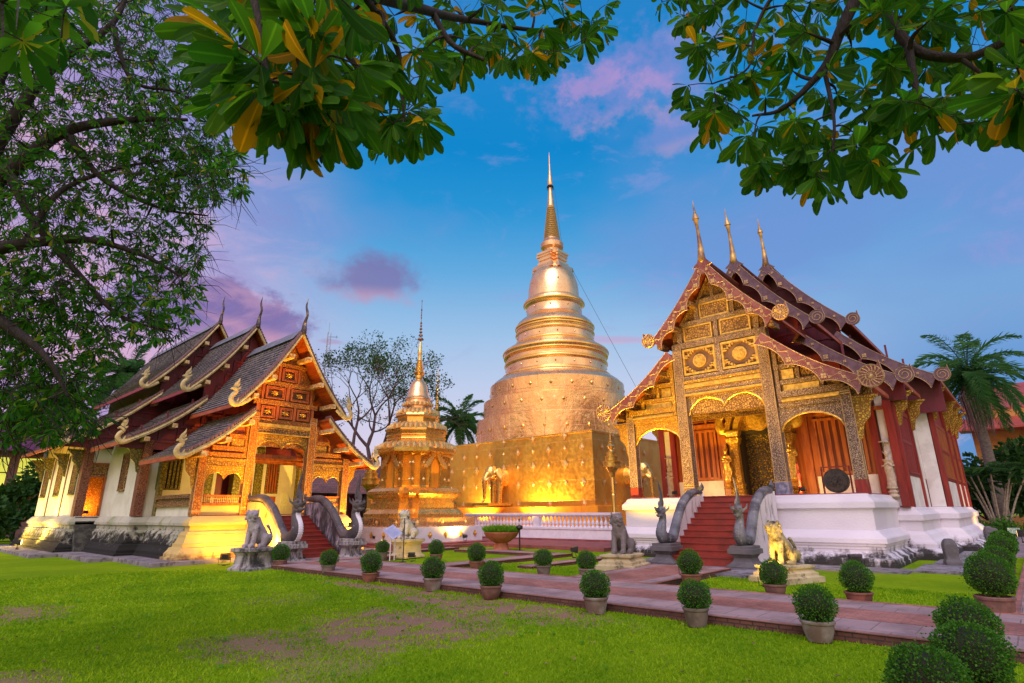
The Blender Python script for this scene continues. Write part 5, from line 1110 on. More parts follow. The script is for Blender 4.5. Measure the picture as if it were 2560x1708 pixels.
# ============================ golden elephants ============================
def elephant(label,loc,rz):
    t=thing('gold_elephant',label,'elephant statue',loc,rz,'gold elephants built into the stupa wall')
    b=MB()
    b.ball((0,.9,2.15),(.78,1.6,.85)); b.ball((0,-.75,2.55),(.52,.6,.62)); b.ball((0,-.75,2.95),(.40,.42,.25))
    b.tube(bez([(0,-1.15,2.45),(0,-1.45,1.9),(0,-1.45,1.1),(0,-1.5,.45),(0,-1.7,.25)],5),lerp([.30,.22,.16,.11,.09],21),10)
    for s_ in (-1,1):
        b.tube([(s_*.42,-.15,2.0),(s_*.42,-.25,1.0),(s_*.42,-.25,.12)],[.36,.25,.24],10); b.tube([(s_*.5,1.6,2.0),(s_*.5,1.6,.12)],[.4,.26],10)
        b.tube(bez([(s_*.26,-1.1,2.15),(s_*.36,-1.5,1.9),(s_*.42,-1.95,2.0)],4),lerp([.08,.06,.02],9),7)
        for k in range(5): b.ball((s_*(.62+.07*k),-.45+.04*k,2.55-.13*k),(.10,.34-.03*k,.46-.03*k))
    baked(b,'body',GOLDS,t,.06,0,.1,4)
    MB().box(-1.1,-1.9,-.05,1.1,.5,.13).build('plinth',GILT,t); return t
elephant('gold elephant stepping out of the wide lit wall of the great stupa',(35.6,33.3,2.62),R(-100))
elephant('gold elephant on the shaded stupa side, seen through a porch bay of the white hall',(40.9,23.4,2.6),R(0))
BIGPOTS=[tuple(globals()[x] if x=='POT' else x for x in a) for a in BIGPOTS]
# ============================ ground, paths, terraces ============================
def sheet(name,poly,z,m,kind='structure',th=None,zb=None):
    b=MB(); n=len(poly)
    if th is None: b.add([(x,y,z) for x,y in poly],[tuple(range(n))])
    else: b.prism(poly,z-th,z,'z')
    o=b.build(name,m); tag(o,kind=kind); return o
gm,t,b=newmat('lawn'); o_=objv(t)
n1=t.noise(o_,.55,6,.62); n2=t.noise(o_,4,5,.65); n3=t.noise(t.scale(o_,(1,1,1)),38,3,.7)
gc=t.mix(t.rng(n3,.3,.7),(.10,.22,.005),(.27,.41,.010)); gc=t.mix(t.rng(t.noise(o_,.28,3),.4,.62,0,.55),gc,(.30,.43,.01)); gc=t.mix(t.rng(n2,.35,.7,0,.35),gc,(.10,.22,.012))
dirt=t.mix(t.rng(n3,.3,.7),(.24,.135,.085),(.42,.27,.18))
s_=t.new('ShaderNodeSeparateXYZ'); t.l.new(o_,s_.inputs[0])
dm=None; nA=t.noise(o_,1.5,6,.7); nB=t.noise(o_,16,4,.7)
for (cx,cy,rx,ry,k) in DIRT:
    dx=t.math('DIVIDE',t.math('SUBTRACT',s_.outputs[0],cx),rx); dy=t.math('DIVIDE',t.math('SUBTRACT',s_.outputs[1],cy),ry)
    rr=t.math('ADD',t.math('MULTIPLY',dx,dx),t.math('MULTIPLY',dy,dy)); nn=t.math('ADD',t.math('MULTIPLY',t.math('SUBTRACT',nA,.5),5.0),t.math('MULTIPLY',t.math('SUBTRACT',nB,.5),3.0))
    m_=t.math('MULTIPLY',t.rng(t.math('ADD',rr,nn),1.6,.75),k); dm=m_ if dm is None else t.math('MAXIMUM',dm,m_)
t.put(b.inputs['Base Color'],t.mix(dm,gc,dirt)); b.inputs['Roughness'].default_value=.95; b.inputs['Specular IOR Level'].default_value=.02; bumpit(t,b,t.math('ADD',n3,n2),.7,.04)
ground=MB().add([(-900,-900,0),(900,-900,0),(900,900,0),(-900,900,0)],[(0,1,2,3)]).build('lawn',gm); tag(ground,kind='structure')
ZP=.16
def path(name,x0,y0,x1,y1,m_side=BRICK,along='y',strip=True,z=ZP):
    """raised path: brick edge body, concrete top with a band of brick down the middle"""
    b=MB(); b.box(x0,y0,-.05,x1,y1,z-.004); o=b.build(name,BRICK); tag(o,kind='structure')
    b=MB(); e=.11; b.box(x0+e,y0+e,z-.003,x1-e,y1-e,z+.004); o=b.build(name+'_top' if 0 else 'path_surface',CONC); tag(o,kind='structure')
    b=MB()   # soldier course on the rim
    if along=='y': b.box(x0-.02,y0,z-.002,x0+.11,y1,z+.012); b.box(x1-.11,y0,z-.002,x1+.02,y1,z+.012)
    else: b.box(x0,y0-.02,z-.002,x1,y0+.11,z+.012); b.box(x0,y1-.11,z-.002,x1,y1+.02,z+.012)
    tag(b.build('path_rim',PAVEB if along=='y' else PAVEX),kind='structure')
    if strip:
        b=MB()
        if along=='y': w=(x1-x0); b.box(x0+w*.34,y0+.2,z+.005,x0+w*.68,y1-.2,z+.009)
        else: w=(y1-y0); b.box(x0+.2,y0+w*.2,z+.005,x1-.2,y0+w*.8,z+.0095)
        tag(b.build('path_brick_band',PAVEB if along=='y' else PAVEX),kind='structure')
path('main_path',11.35,-6,15.1,22.8)
path('stair_path',15.12,8.3,20.6,11.2,along='x')
path('side_path',15.12,-1.0,60,.75,along='x',strip=True)
path('hall_forecourt',11.7,22.82,18.0,25.6,along='x',strip=False)
path('garden_path',15.12,17.2,15.12+8.5,18.3,along='x',strip=False,z=.13); path('garden_path',22.5,18.32,23.6,24.4,along='y',strip=False,z=.13)
path('garden_path',17.4,14.6,26,15.3,along='x',strip=False,z=.11)
path('garden_path',15.5,24.6+1.02,24.0,26.4,along='x',strip=False,z=.12)
# small brick border beds
fl=MB(); fl.box(19.2,7.3,-.05,25.0,13.2,.09); tag(fl.build('stair_apron',SLAB),kind='structure')
fl=MB(); fl.box(24.4,2.2,-.05,27.5,3.6,.07); fl.box(27.5,1.3+.9,-.05,52,3.4,.065); fl.box(23.6,3.6,-.05,25,7.3,.06); tag(fl.build('hall_apron',SLAB),kind='structure')
tr=MB(); tr.box(27.0,17.6,-.05,33.3,36,.20); tr.box(22.4-1.2,27.0,-.05,27.0,36,.19); tag(tr.build('terrace',REDTER),kind='structure')
tr=MB(); tr.box(32.2,19.6,.2,33.0,36,.30); tag(tr.build('terrace_step',REDTER),kind='structure')
yd=MB(); yd.box(34,-1,-.05,90,3,.03); yd.box(52,-40,-.05,120,45,.035); tag(yd.build('yard',mat('yard_paving',(.30,.22,.24),(.22,.16,.17),.6,.8,0,.2)),kind='structure')
# grass blades
def replicate(tv,tf,M,rnd=None):
    """tv (n,3) template, tf faces, M list of (3x3, offset) stacked arrays -> verts, faces"""
    A,O=M; n=len(tv); V=np.einsum('kij,nj->kni',A,tv)+O[:,None,:]; k=len(O)
    lens=[len(f) for f in tf]; flat=np.array([i for f in tf for i in f]); L=(flat[None,:]+np.arange(k)[:,None]*n).ravel()
    starts=np.concatenate([[0],np.cumsum(lens)[:-1]]); st=(starts[None,:]+np.arange(k)[:,None]*len(flat)).ravel()
    return V.reshape(-1,3),L,st,len(tf)
def fastmesh(name,V,L,st,mat_,rndvals=None,per=1,parent=None,extra=None,rib=None):
    me=bpy.data.meshes.new(name); me.vertices.add(len(V)); me.vertices.foreach_set('co',V.astype(np.float32).ravel()); me.loops.add(len(L)); me.loops.foreach_set('vertex_index',L.astype(np.int32))
    me.polygons.add(len(st)); me.polygons.foreach_set('loop_start',st.astype(np.int32)); me.materials.append(mat_)
    if rndvals is not None:
        a=me.attributes.new('rnd','FLOAT','FACE'); a.data.foreach_set('value',np.repeat(rndvals,per).astype(np.float32))
    if rib is not None: a=me.attributes.new('rib','FLOAT','POINT'); a.data.foreach_set('value',rib.astype(np.float32))
    me.update(calc_edges=True); me.validate(); return link(name,me,parent)
def dirtmask(x,y):
    m=np.zeros_like(x)
    for (cx,cy,rx,ry,k) in DIRT: m=np.maximum(m,np.exp(-(((x-cx)/rx)**2+((y-cy)/ry)**2)*.75)*k)
    return m
nb=330000; rr=3.2+24*rng.random(nb)**1.35; aa=TH+R(44)*(rng.random(nb)*2-1)+0.0; gx=rr*np.cos(aa); gy=rr*np.sin(aa)
ok=(gx<11.25)|(gy>23.0); ok&=~((gx>9.9)&(gy>22.3)); ok&=(rng.random(nb)>(dirtmask(gx,gy)*1.5*(.55+.6*np.sin(gx*5.1+np.sin(gy*3.7)*2)*np.cos(gy*4.3+gx)))); gx,gy=gx[ok],gy[ok]
x2=rng.uniform(15.3,19.2,26000); y2=rng.uniform(1.0,8.1,26000); x3=rng.uniform(15.3,19.0,16000); y3=rng.uniform(11.4,17.0,16000)
x4=rng.uniform(11.05,11.36,9000); y4=rng.uniform(0.5,22.8,9000); e4=(np.sin(y4*2.1)+np.sin(y4*5.3+1)>.2)|(rng.random(9000)<.3); x4=x4[e4]; y4=y4[e4]; gx=np.concatenate([gx,x2,x3,x4]); gy=np.concatenate([gy,y2,y3,y4]); k=len(gx)
dd=np.hypot(gx,gy); h=(.014+.030*rng.random(k)**1.5+.05*(rng.random(k)<.012))*(1+dd*.02); wd=.0030+.0011*dd; an=rng.random(k)*2*PI; ln=rng.normal(0,.45,(k,2))
A=np.zeros((k,3,3)); A[:,0,0]=np.cos(an)*wd; A[:,1,0]=np.sin(an)*wd; A[:,0,2]=ln[:,0]*h; A[:,1,2]=ln[:,1]*h; A[:,2,2]=h; A[:,0,1]=0; A[:,1,1]=0
V,L,st_,per=replicate(np.array([(-1,0,-.1),(1,0,-.1),(.15,0,1.0)]),[(0,1,2)],(A,np.stack([gx,gy,np.zeros(k)],1)))
cl=np.sin(gx*1.3+np.sin(gy*.7)*2)*np.cos(gy*.9+np.sin(gx*.5))+.6*np.sin(gx*3.1+gy*2.3)*np.sin(gy*3.7-gx); g=fastmesh('grass',V,L,st_,GRASSB,np.clip(rng.random(k)*.55+.22*cl+.25,0,.91)+(rng.random(k)<.02)*.09,per); tag(g,kind='stuff',label='short bright green lawn grass',cat='grass')
LT0=np.array([(0,0,0),(.45,.8,.25),(1,0,0),(.45,-.8,.25),(.5,0,0)])
# fallen leaves
k=420; fx=rng.uniform(1,11,k); fy=rng.uniform(1,24,k); m_=np.hypot(fx,fy)>3.4; fx,fy=fx[m_],fy[m_]; k=len(fx); an=rng.random(k)*6.28; L_=.035+.05*rng.random(k); A=np.zeros((k,3,3)); A[:,0,0]=np.cos(an)*L_; A[:,1,0]=np.sin(an)*L_; A[:,0,1]=-np.sin(an)*L_*.5; A[:,1,1]=np.cos(an)*L_*.5; A[:,2,0]=rng.normal(0,.25,k)*L_; A[:,2,2]=L_*.8
V,L,st_,per=replicate(np.array([(0,0,0),(.45,.8,.25),(1,0,.1),(.45,-.8,.25),(.5,0,0)]),[(0,4,1),(4,2,1),(0,3,4),(3,2,4)],(A,np.stack([fx,fy,np.full(k,.03)],1)))
tag(fastmesh('fallen_leaves',V,L,st_,mat('fallen_leaf',(.30,.20,.06),(.16,.08,.04),5,.8),None,per),kind='stuff',label='small brown fallen leaves on the lawn',cat='leaves')
# low weeds and coarse tufts in the turf
AA=[];OO=[];rs=[]; g_=np.random.default_rng(77)
for i in range(90):
    x=g_.uniform(1.2,10.9); y=g_.uniform(1.5,23); 
    if math.hypot(x,y)<4 : continue
    big=g_.random()<.3; n=g_.integers(8,26) if big else g_.integers(6,11)
    for j in range(n):
        a=g_.random()*6.28; el=g_.uniform(.25,1.2); d=np.array([math.cos(a)*math.cos(el),math.sin(a)*math.cos(el),math.sin(el)]); s=np.array([-math.sin(a),math.cos(a),0]); L_=g_.uniform(.04,.09)*(1.25 if big else 1); AA.append(np.stack([d*L_,s*L_*(.16 if big else .34),np.cross(d,s)*L_*.3],1)); OO.append((x+g_.normal(0,.07 if big else .015),y+g_.normal(0,.07 if big else .015),.012)); rs.append(g_.random())
V,L,st_,per=replicate(LT0,[(0,4,1),(4,2,1),(0,3,4),(3,2,4)],(np.array(AA),np.array(OO)))
tag(fastmesh('weeds',V,L,st_,PLANTL,np.array(rs),per),kind='stuff',label='dark green weeds and coarse tufts in the lawn',cat='weeds')
# ============================ topiary pots ============================
def leafball(n,r,sz,seed,squash=1.0,spiky=.22):
    g_=np.random.default_rng(seed); v=g_.normal(size=(n,3)); v/=np.linalg.norm(v,axis=1)[:,None]; v=v[v[:,2]>-.93]; n=len(v)
    lump=1+.055*np.sin(v[:,0]*5+seed)*np.cos(v[:,1]*4+seed*.7)+.05*np.sin(v[:,2]*6+v[:,0]*3+seed*2)
    rad=r*lump*(1-.22*g_.random(n)**2+spiky*np.where(g_.random(n)<.07,g_.random(n),0)); O=v*rad[:,None]; O[:,2]*=squash
    d=v+g_.normal(0,.55,(n,3)); d/=np.linalg.norm(d,axis=1)[:,None]; s=np.cross(d,g_.normal(size=(n,3))); s/=np.linalg.norm(s,axis=1)[:,None]; nn=np.cross(d,s); L_=sz*(.7+.6*g_.random(n))
    A=np.stack([d*L_[:,None],s*(L_*.42)[:,None],nn*(L_*.3)[:,None]],2); return A,O
LT=(np.array([(0,0,0),(.45,.8,.25),(1,0,0),(.45,-.8,.25),(.5,0,0)]),[(0,4,1),(4,2,1),(0,3,4),(3,2,4)])
def topiary(name,label,loc,r=.33,zc=.60,pot=(.19,.27,.34),seed=1,n=2600,group='potted round shrubs beside the brick paths',potm=POT,sz=.034,cat='potted shrub',squash=1.0):
    t_=thing(name,label,cat,loc,0,group)
    pr,pR,ph=pot
    MB().lathe([(pr*.82,0),(pr,.02),(pR*.93,ph*.55),(pR*.98,ph*.82),(pR*1.06,ph*.86),(pR*1.08,ph*.95),(pR*1.0,ph),(pR*.9,ph),(pR*.88,ph*.85),(.02,ph*.82)],n=28).build('pot',potm,t_,smooth=40)
    A,O=leafball(n,r,sz,seed,squash); V,L,st_,per=replicate(LT[0],LT[1],(A,O+np.array([0,0,zc]))); fo=fastmesh('foliage',V,L,st_,TOPI,np.random.default_rng(seed).random(len(O)),per,t_)
    core=MB(); core.ball((0,0,zc),(r*.84,r*.84,r*.84*squash),14,10); core.tube([(0,0,ph*.8),(0,0,zc-r*.7)],.03,6); core.build('stem',mat('twig_core',(.012,.03,.008),(.03,.02,.012),30,.9) if 'twig_core' not in bpy.data.materials else bpy.data.materials['twig_core'],fo); return t_
PR=[]
protos=[topiary('potted_shrub','',(0,0,0),.325,.585,seed=1,n=3200),None,None]
protos[0]['label']='x'
used=[False]
A0=protos[0]
PM=[POT,mat('grey_pot',(.20,.15,.13),(.12,.085,.07),3,.8,0,.3),mat('red_brown_pot',(.26,.10,.07),(.16,.06,.045),3,.75,0,.3),mat('stained_pot',(.17,.11,.09),(.30,.26,.24),1.8,.8,0,.3)]
def pot(label,x,y,z=0,sc=1.0,rz=0):
    if not used[0]: used[0]=True; A0.location=(x,y,z); A0['label']=label; A0.scale=(sc,)*3; PR.append(A0); return A0
    if len(PR)<4: q=len(PR); t_=topiary('potted_shrub',label,(x,y,z),(.325,.31,.335,.32)[q],(.585,.57,.60,.58)[q],pot=((.19,.27,.34),(.18,.24,.36),(.21,.28,.31),(.19,.26,.35))[q],seed=q+21,n=(3200,2700,3400,3000)[q],potm=PM[q],squash=(1,.93,1.0,.96)[q]); t_.scale=(sc,)*3; PR.append(t_); return t_
    return dup(PR[int(rz*1.7)%4],(x,y,z),rz,label,sc)
for i,a in enumerate(POTS): pot(a[0],a[1],a[2],a[3],a[4],i*1.3)
for a in BIGPOTS: topiary('potted_shrub',a[0],(a[1],a[2],a[3]),a[4],a[5],a[6],seed=a[7],n=a[8],sz=a[9],potm=a[10],squash=a[11])
# planter bowl
PBS=.9; PB=thing('planter_bowl','wide terracotta bowl of bright green plants on a foot before the white balustrade','planter',(24.7,22.9,.0))
PB.scale=(.9,.9,.95)
MB().lathe([(.62,0),(.55,.05),(.42,.35),(.40,.45),(.62,.55),(1.0,.82),(1.06,.95),(1.10,1.0),(1.10,1.06),(1.0,1.06),(.9,.95),(.02,.9)],n=36).build('bowl',TERRA,PB,smooth=35)
k=2600; a_=rng.random(k)*2*PI; r_=1.0*np.sqrt(rng.random(k)); O=np.stack([r_*np.cos(a_),r_*np.sin(a_),1.0+.0*r_],1); d=np.stack([np.cos(a_)*r_*.7+rng.normal(0,.3,k),np.sin(a_)*r_*.7+rng.normal(0,.3,k),np.ones(k)],1); d/=np.linalg.norm(d,axis=1)[:,None]
s=np.cross(d,rng.normal(size=(k,3))); s/=np.linalg.norm(s,axis=1)[:,None]; nn=np.cross(d,s); L_=.28+.26*rng.random(k); A=np.stack([d*L_[:,None],s*.04,nn*.03],2)
V,L,st_,per=replicate(LT[0],LT[1],(A,O)); fastmesh('leaves',V,L,st_,PLANTL,rng.random(k),per,PB)
# ============================ signs, lamps, small things ============================
SG=thing('information_sign','slanted white information board on two thin steel legs in front of the lion','sign',(16.05,21.4,.1),R(20))
MB().tube([(-.14,0,0),(-.14,0,1.15)],.022,8).build('leg',BALW,SG); MB().tube([(.20,0,0),(.20,0,1.25)],.022,8).build('leg',BALW,SG)
bd=MB(); bd.box(-.40,-.30,-.012,.40,.30,.012); bo=bd.build('board',mat('sign_face',(.62,.60,.80),(.52,.52,.74),3,.3,.2,.05),SG); bo.location=(0,0,1.18); bo.rotation_euler=(R(42),R(-16),0)
tx=MB()
for i in range(9): tx.box(-.32,.20-i*.05,.0125,.30-.06*(i%3),.212-i*.05,.0135)
tx.build('text_lines',mat('sign_ink',(.20,.20,.30),None,2,.6),bo)
PO=thing('rope_post','thin dark metal post standing beside the information sign','post',(15.7,20.15,.12)); MB().tube([(0,0,.03),(0,0,1.75)],.022,8).build('pole',BLACK,PO); MB().lathe([(.17,0),(.17,.02),(.03,.04),(.02,.06)],n=20).build('foot',BLACK,PO)
def floodlight(label,loc,aim,watt,col=(1,.60,.14),angle=120,sc=1.0,lift=.28,size=.12):
    L_=Vector(loc); A_=Vector(aim); dr_=(A_-L_); rz=math.atan2(-dr_.x,dr_.y); tilt=math.atan2(dr_.z-lift,math.hypot(dr_.x,dr_.y))
    t_=thing('floodlight',label,'floodlight',loc,rz,'ground floodlights'); t_.scale=(sc,)*3
    h=MB(); h.add([(-.17,.10,lift-.11),(.17,.10,lift-.11),(.17,.10,lift+.13),(-.17,.10,lift+.13),(-.11,-.10,lift-.06),(.11,-.10,lift-.06),(.11,-.10,lift+.08),(-.11,-.10,lift+.08)],[(0,1,2,3),(7,6,5,4),(0,4,5,1),(1,5,6,2),(2,6,7,3),(3,7,4,0)]); ho=h.build('housing',BLACK,t_)
    g_=MB(); g_.box(-.145,.101,lift-.085,.145,.108,lift+.105); m=bpy.data.materials.get('lamp_glass')
    if not m: m,tt,bb=newmat('lamp_glass'); bb.inputs['Emission Color'].default_value=(1,.62,.2,1); bb.inputs['Emission Strength'].default_value=9
    g_.build('lamp_glass',m,ho)
    s_=MB(); s_.box(-.20,-.02,lift-.02,-.18,.02,lift+.02) if 0 else None; s_.tube([(-.19,0,lift),(-.19,0,.03),(.19,0,.03),(.19,0,lift)],.012,5); s_.box(-.06,-.05,0,.06,.05,.03); s_.build('yoke',BLACK,t_)
    l=bpy.data.lights.new('flood_beam','SPOT'); l.energy=watt; l.color=col; l.spot_size=R(angle); l.spot_blend=1.0; l.shadow_soft_size=size
    lo=bpy.data.objects.new('flood_beam',l); COL.objects.link(lo); lo.parent=t_; lo.location=(0,.16,lift); lo.rotation_euler=(R(90)+tilt,0,0)
    return t_
for a in FLOODS: floodlight(*a)
PL=thing('path_lamp','black bollard lamp with a flat head on the lawn beside the terracotta bowl','lamp',(25.0,21.8,.0)); MB().tube([(0,0,0),(0,0,1.15)],.045,8).build('pole',BLACK,PL); MB().lathe([(.16,0),(.16,.04),(.05,.06)],n=16).build('foot',BLACK,PL); MB().lathe([(.03,1.1),(.16,1.16),(.20,1.24),(.16,1.34),(.05,1.38)],n=18).build('lamp_head',BLACK,PL)
for lab,x,y,h in (('short black pitted stone bollard on the slab beside the white hall',27.6,2.75,.95),('thick black stone bollard at the far corner of the white hall, beside the glowing lamp',42.5,2.3,1.05),('squat black stone block next to the glowing lamp',45.0,2.2,.9)):
    t_=thing('stone_bollard',lab,'bollard',(x,y,.05),.3,'black stone bollards'); b_=MB(); b_.stack(rect(-.2,-.2,.2,.2),[(.06,0),(.05,.15),(0,.2),(.02,h*.7),(-.02,h*.9),(-.10,h)]); baked(b_,'shaft',STONED,t_,.04,.03,.12,5); MB().lathe([(.34,-.04),(.34,.04),(.2,.06)],n=10).build('foot',STONED,t_)
# gong on the porch plinth
GG=thing('gong','large dark bronze gong with raised boss leaning at the right of the white hall porch','gong',(27.4,6.1,2.70),R(-90)); 
g_=MB(); 
for r_,d_ in ((.50,.10),(.43,.13),(.26,.16),(.09,.24)): g_.disc((0,-d_/2,.53),r_,d_,32)
for i in range(8): a=2*PI*i/8; g_.ball((.18*math.cos(a),-.17,.53+.18*math.sin(a)),.033,8,6)
g_.build('disc',mat('bronze',(.09,.07,.07),(.05,.045,.05),6,.4,.6,.2),GG); MB().box(-.56,-.0,0,-.51,.1,1.08).box(.51,0,0,.56,.1,1.08).box(-.56,0,1.08,.56,.1,1.13).build('stand',REDW,GG)
# guardian figures
def deity(label,loc,rz,m,h=2.0,par=False):
    t_=thing('guardian_figure',label,'statue',loc,rz,'carved standing deities'); k=h/2.2; b=MB()
    b.tube(bez([(0,0,.05),(0,0,.6),(0,-.02,.95),(0,0,1.25),(0,0,1.45)],4),lerp([.20,.17,.19,.15,.22],17),12,1.2,side=(1,0,0)); b.tube([(0,0,1.45),(0,0,1.62)],[.09,.07],8); b.ball((0,-.02,1.72),(.11,.12,.14))
    b.tube([(0,0,1.8),(0,0,1.95),(0,0,2.3)],[.11,.07,.01],8)
    for s in (-1,1): b.tube(bez([(s*.20,0,1.42),(s*.30,-.03,1.15),(s*.16,-.16,1.12),(s*.02,-.20,1.25)],4),lerp([.075,.06,.05,.045],13),7); b.tube([(s*.14,.0,.9),(s*.26,0,.5),(s*.22,0,.2)],[.07,.05,.02],6); b.tube([(s*.09,-.02,.1),(s*.11,-.14,.05)],[.08,.06],6); b.tube([(s*.10,0,1.78),(s*.20,0,1.92)],[.05,.01],5)
    b.v=[(x*k,y*k,z_*k) for x,y,z_ in b.v]; baked(b,'body',m,t_,.022*k+.004,.012,.05,2)
    MB().lathe([(.26,-.5),(.30,-.42),(.20,-.34),(.26,-.22),(.16,-.12),(.27,-.04),(.27,.05)],n=16,scale=k).build('lotus_stand',m,t_,smooth=40)
    if par: MB().lathe([(.01,2.42),(.24,2.40),(.26,2.34),(.24,2.34),(.01,2.38)],n=16,scale=k).tube([(0,0,2.2*k),(0,0,2.4*k)],.012,5).build('parasol',m,t_)
    return t_
CRM=mat('cream_stucco',(.62,.50,.40),(.48,.37,.30),7,.7,0,.4)
deity('pale stucco deity with folded hands on the white hall wall beside the gong',(31.18,4.72,3.0),R(-90),CRM,1.9,True)
deity('pale stucco deity with folded hands in the porch bay before the great stupa',(31.18,15.55,2.95),R(-90),CRM,1.9,True)
deity('dark gilt deity standing left of the ornate door of the white hall',(30.4,11.85,3.6),R(-90),CARVG if 0 else GILT,1.9)
deity('gilt deity with tall crown standing right of the ornate door of the white hall',(30.2,8.55,3.55),R(-90),GILT,2.1)
RP=thing('rope_stand','turned red wooden stand beside the gong','stand',(28.6,7.9,2.70)); MB().lathe([(.12,0),(.12,.06),(.05,.1),(.08,.3),(.05,.4),(.08,.6),(.05,.7),(.09,.95),(.05,1.0),(.03,1.35),(.06,1.4),(.02,1.5)],n=12).build('post',REDW,RP,smooth=40)
for lab,x,y in (('pair of black shoes left on the fifth red step of the left hall stairs',15.2,26.55),('pair of black shoes at the foot of the left hall stairs',13.75,24.8)):
    t_=thing('shoes',lab,'shoes',(x,y,.17 if y<25 else .91),.4)
    for s in (-1,1): b_=MB(); b_.ball((s*.07,0,.04),(.045,.13,.04),10,6); b_.ball((s*.07,.07,.05),(.04,.06,.05),8,6); b_.build('shoe',BLACK,t_,smooth=True)
# ============================ trees and palms ============================
def leaf_t(w=.26,droop=.14):
    st=[(.0,.02),(.25,.45),(.5,.8),(.70,1.0),(.88,.88),(.97,.5),(1.0,.06)]; V=[];Fc=[]
    for x,q in st:
        z_=-droop*x*x; V+=[(x,-q*w*.5,z_+.05*q),(x,0,z_),(x,q*w*.5,z_+.05*q)]
    for i in range(len(st)-1):
        a=i*3; Fc+=[(a,a+3,a+4,a+1),(a+1,a+4,a+5,a+2)]
    return np.array(V),Fc
def leaf_s(w=.3,droop=.12):
    V=np.array([(0,0,0),(.35,-w*.36,.02),(.35,0,0),(.35,w*.36,.02),(.75,-w*.5,-.02),(.75,0,-.06),(.75,w*.5,-.02),(1,0,-droop)])
    return V,[(0,1,2),(0,2,3),(1,4,5,2),(2,5,6,3),(4,7,5),(5,7,6)]
def inpoly(x,y,P):
    c=False;n=len(P);j=n-1
    for i in range(n):
        if (P[i][1]>y)!=(P[j][1]>y) and x<(P[j][0]-P[i][0])*(y-P[i][1])/(P[j][1]-P[i][1])+P[i][0]: c=not c
        j=i
    return c
def norm(v): return v/(np.linalg.norm(v,axis=-1,keepdims=True)+1e-9)
def canopy(name,label,trunk,limbs,clusters,leafm,seed,tmpl,barkm=BARK):
    """limbs: smooth tubes through (photo x, photo y, metres away); clusters: (outline, count, near, far, leaf length, leaves per whorl, droop)"""
    g_=np.random.default_rng(seed); t_=thing(name,label,'tree',tuple(trunk[0][:3]),0)
    LK=.6 if seed==11 else .8
    o=np.array(trunk[0][:3]); b=MB(); sk=[]
    tp=bez([np.array(p[:3])-o for p in trunk],6); b.tube(tp,lerp([p[3] for p in trunk],len(tp)),12); b.build('trunk',barkm,t_,smooth=60)
    b=MB()
    for L in limbs:
        P=[(at(*p[:3]) if p[0] is not None else np.array(p[1:4]))-o for p in L]; bp=bez(P,7); rr=[q*LK for q in lerp([p[-1] for p in L],len(bp))]; b.tube(bp,rr,8); sk+=[(q,r) for q,r in zip(bp,rr)]
    SK=np.array([q for q,_ in sk]); SR=np.array([r for _,r in sk]); AA=[];OO=[];tw=MB(); rs=[]
    for (poly,cnt,d0,d1,ll,nl,dr) in clusters:
        xs=[p[0] for p in poly]; ys=[p[1] for p in poly]; PT=[]
        while len(PT)<cnt:
            x=g_.uniform(min(xs),max(xs)); y=g_.uniform(min(ys),max(ys))
            if inpoly(x,y,poly): PT.append(at(x,y,g_.uniform(d0,d1))-o)
        PT=np.array(PT); PT=PT[np.argsort([np.linalg.norm(SK-q,axis=1).min() for q in PT])]
        for p in PT:
            near=d1<2.7
            dist=np.linalg.norm(SK-p,axis=1)+SR*0; j=int(np.argmin(dist)); a=SK[j]; r0=min(SR[j]*.75,.012+dist[j]*.02)
            mid=(a+p)/2+g_.normal(0,.07,3)*dist[j]+np.array([0,0,.08*dist[j]]); tw.tube(bez([a,mid,p],3),lerp([r0,r0*.8,ll*.02],7),5)
            SK=np.vstack([SK,mid,p]); SR=np.append(SR,[r0*.8,ll*.03])
            if seed==11 and g_.random()<.30:
                for q in range(3):
                    dd=norm(g_.normal(0,1,3)+norm(p-mid)*.8+np.array([0,0,-.5])); e1=p+dd*.28; tw.tube([p,e1,e1+norm(dd+g_.normal(0,.4,3)+np.array([0,0,-.3]))*.30],[.007,.005,.002],3)
            ax=norm(p-mid)*.7+np.array([0,0,-.5]); ax=norm(ax); r=norm(np.cross(ax,g_.normal(size=3))); u=np.cross(ax,r); n=nl+g_.integers(-1,3); ph=g_.random()*6.3
            for i in range(n):
                an=ph+2*PI*i/n+g_.normal(0,.18); sp=g_.uniform(.75,1.35); d=ax*math.cos(sp)+(r*math.cos(an)+u*math.sin(an))*math.sin(sp); d=norm(d+np.array([0,0,-dr*g_.random()]))
                s=norm(np.cross(d,ax)); nn=np.cross(d,s); nn=nn if nn@ax<0 else -nn; tl=g_.normal(0,.35); s,nn=s*math.cos(tl)+nn*math.sin(tl),nn*math.cos(tl)-s*math.sin(tl); L_=ll*g_.uniform(.6,1.2)
                AA.append(np.stack([d*L_,s*L_,nn*L_],1)); OO.append(p+d*ll*.06); rs.append(.97 if (near and g_.random()<.09) else g_.random())  # near whorls get extra leaves in the painted lamplight orange
    b.pc=[]; b.add(tw.v,tw.f); b.build1('branches',barkm,t_,smooth=60)
    V,L,st_,per=replicate(tmpl[0],tmpl[1],(np.array(AA),np.array(OO))); fo=fastmesh('foliage',V,L,st_,leafm,np.array(rs),per,t_,rib=np.tile((np.abs(tmpl[0][:,1])<1e-6).astype(float),len(OO)) if len(tmpl[0])>8 else None); fo.data.polygons.foreach_set('use_smooth',[True]*len(fo.data.polygons)); return t_
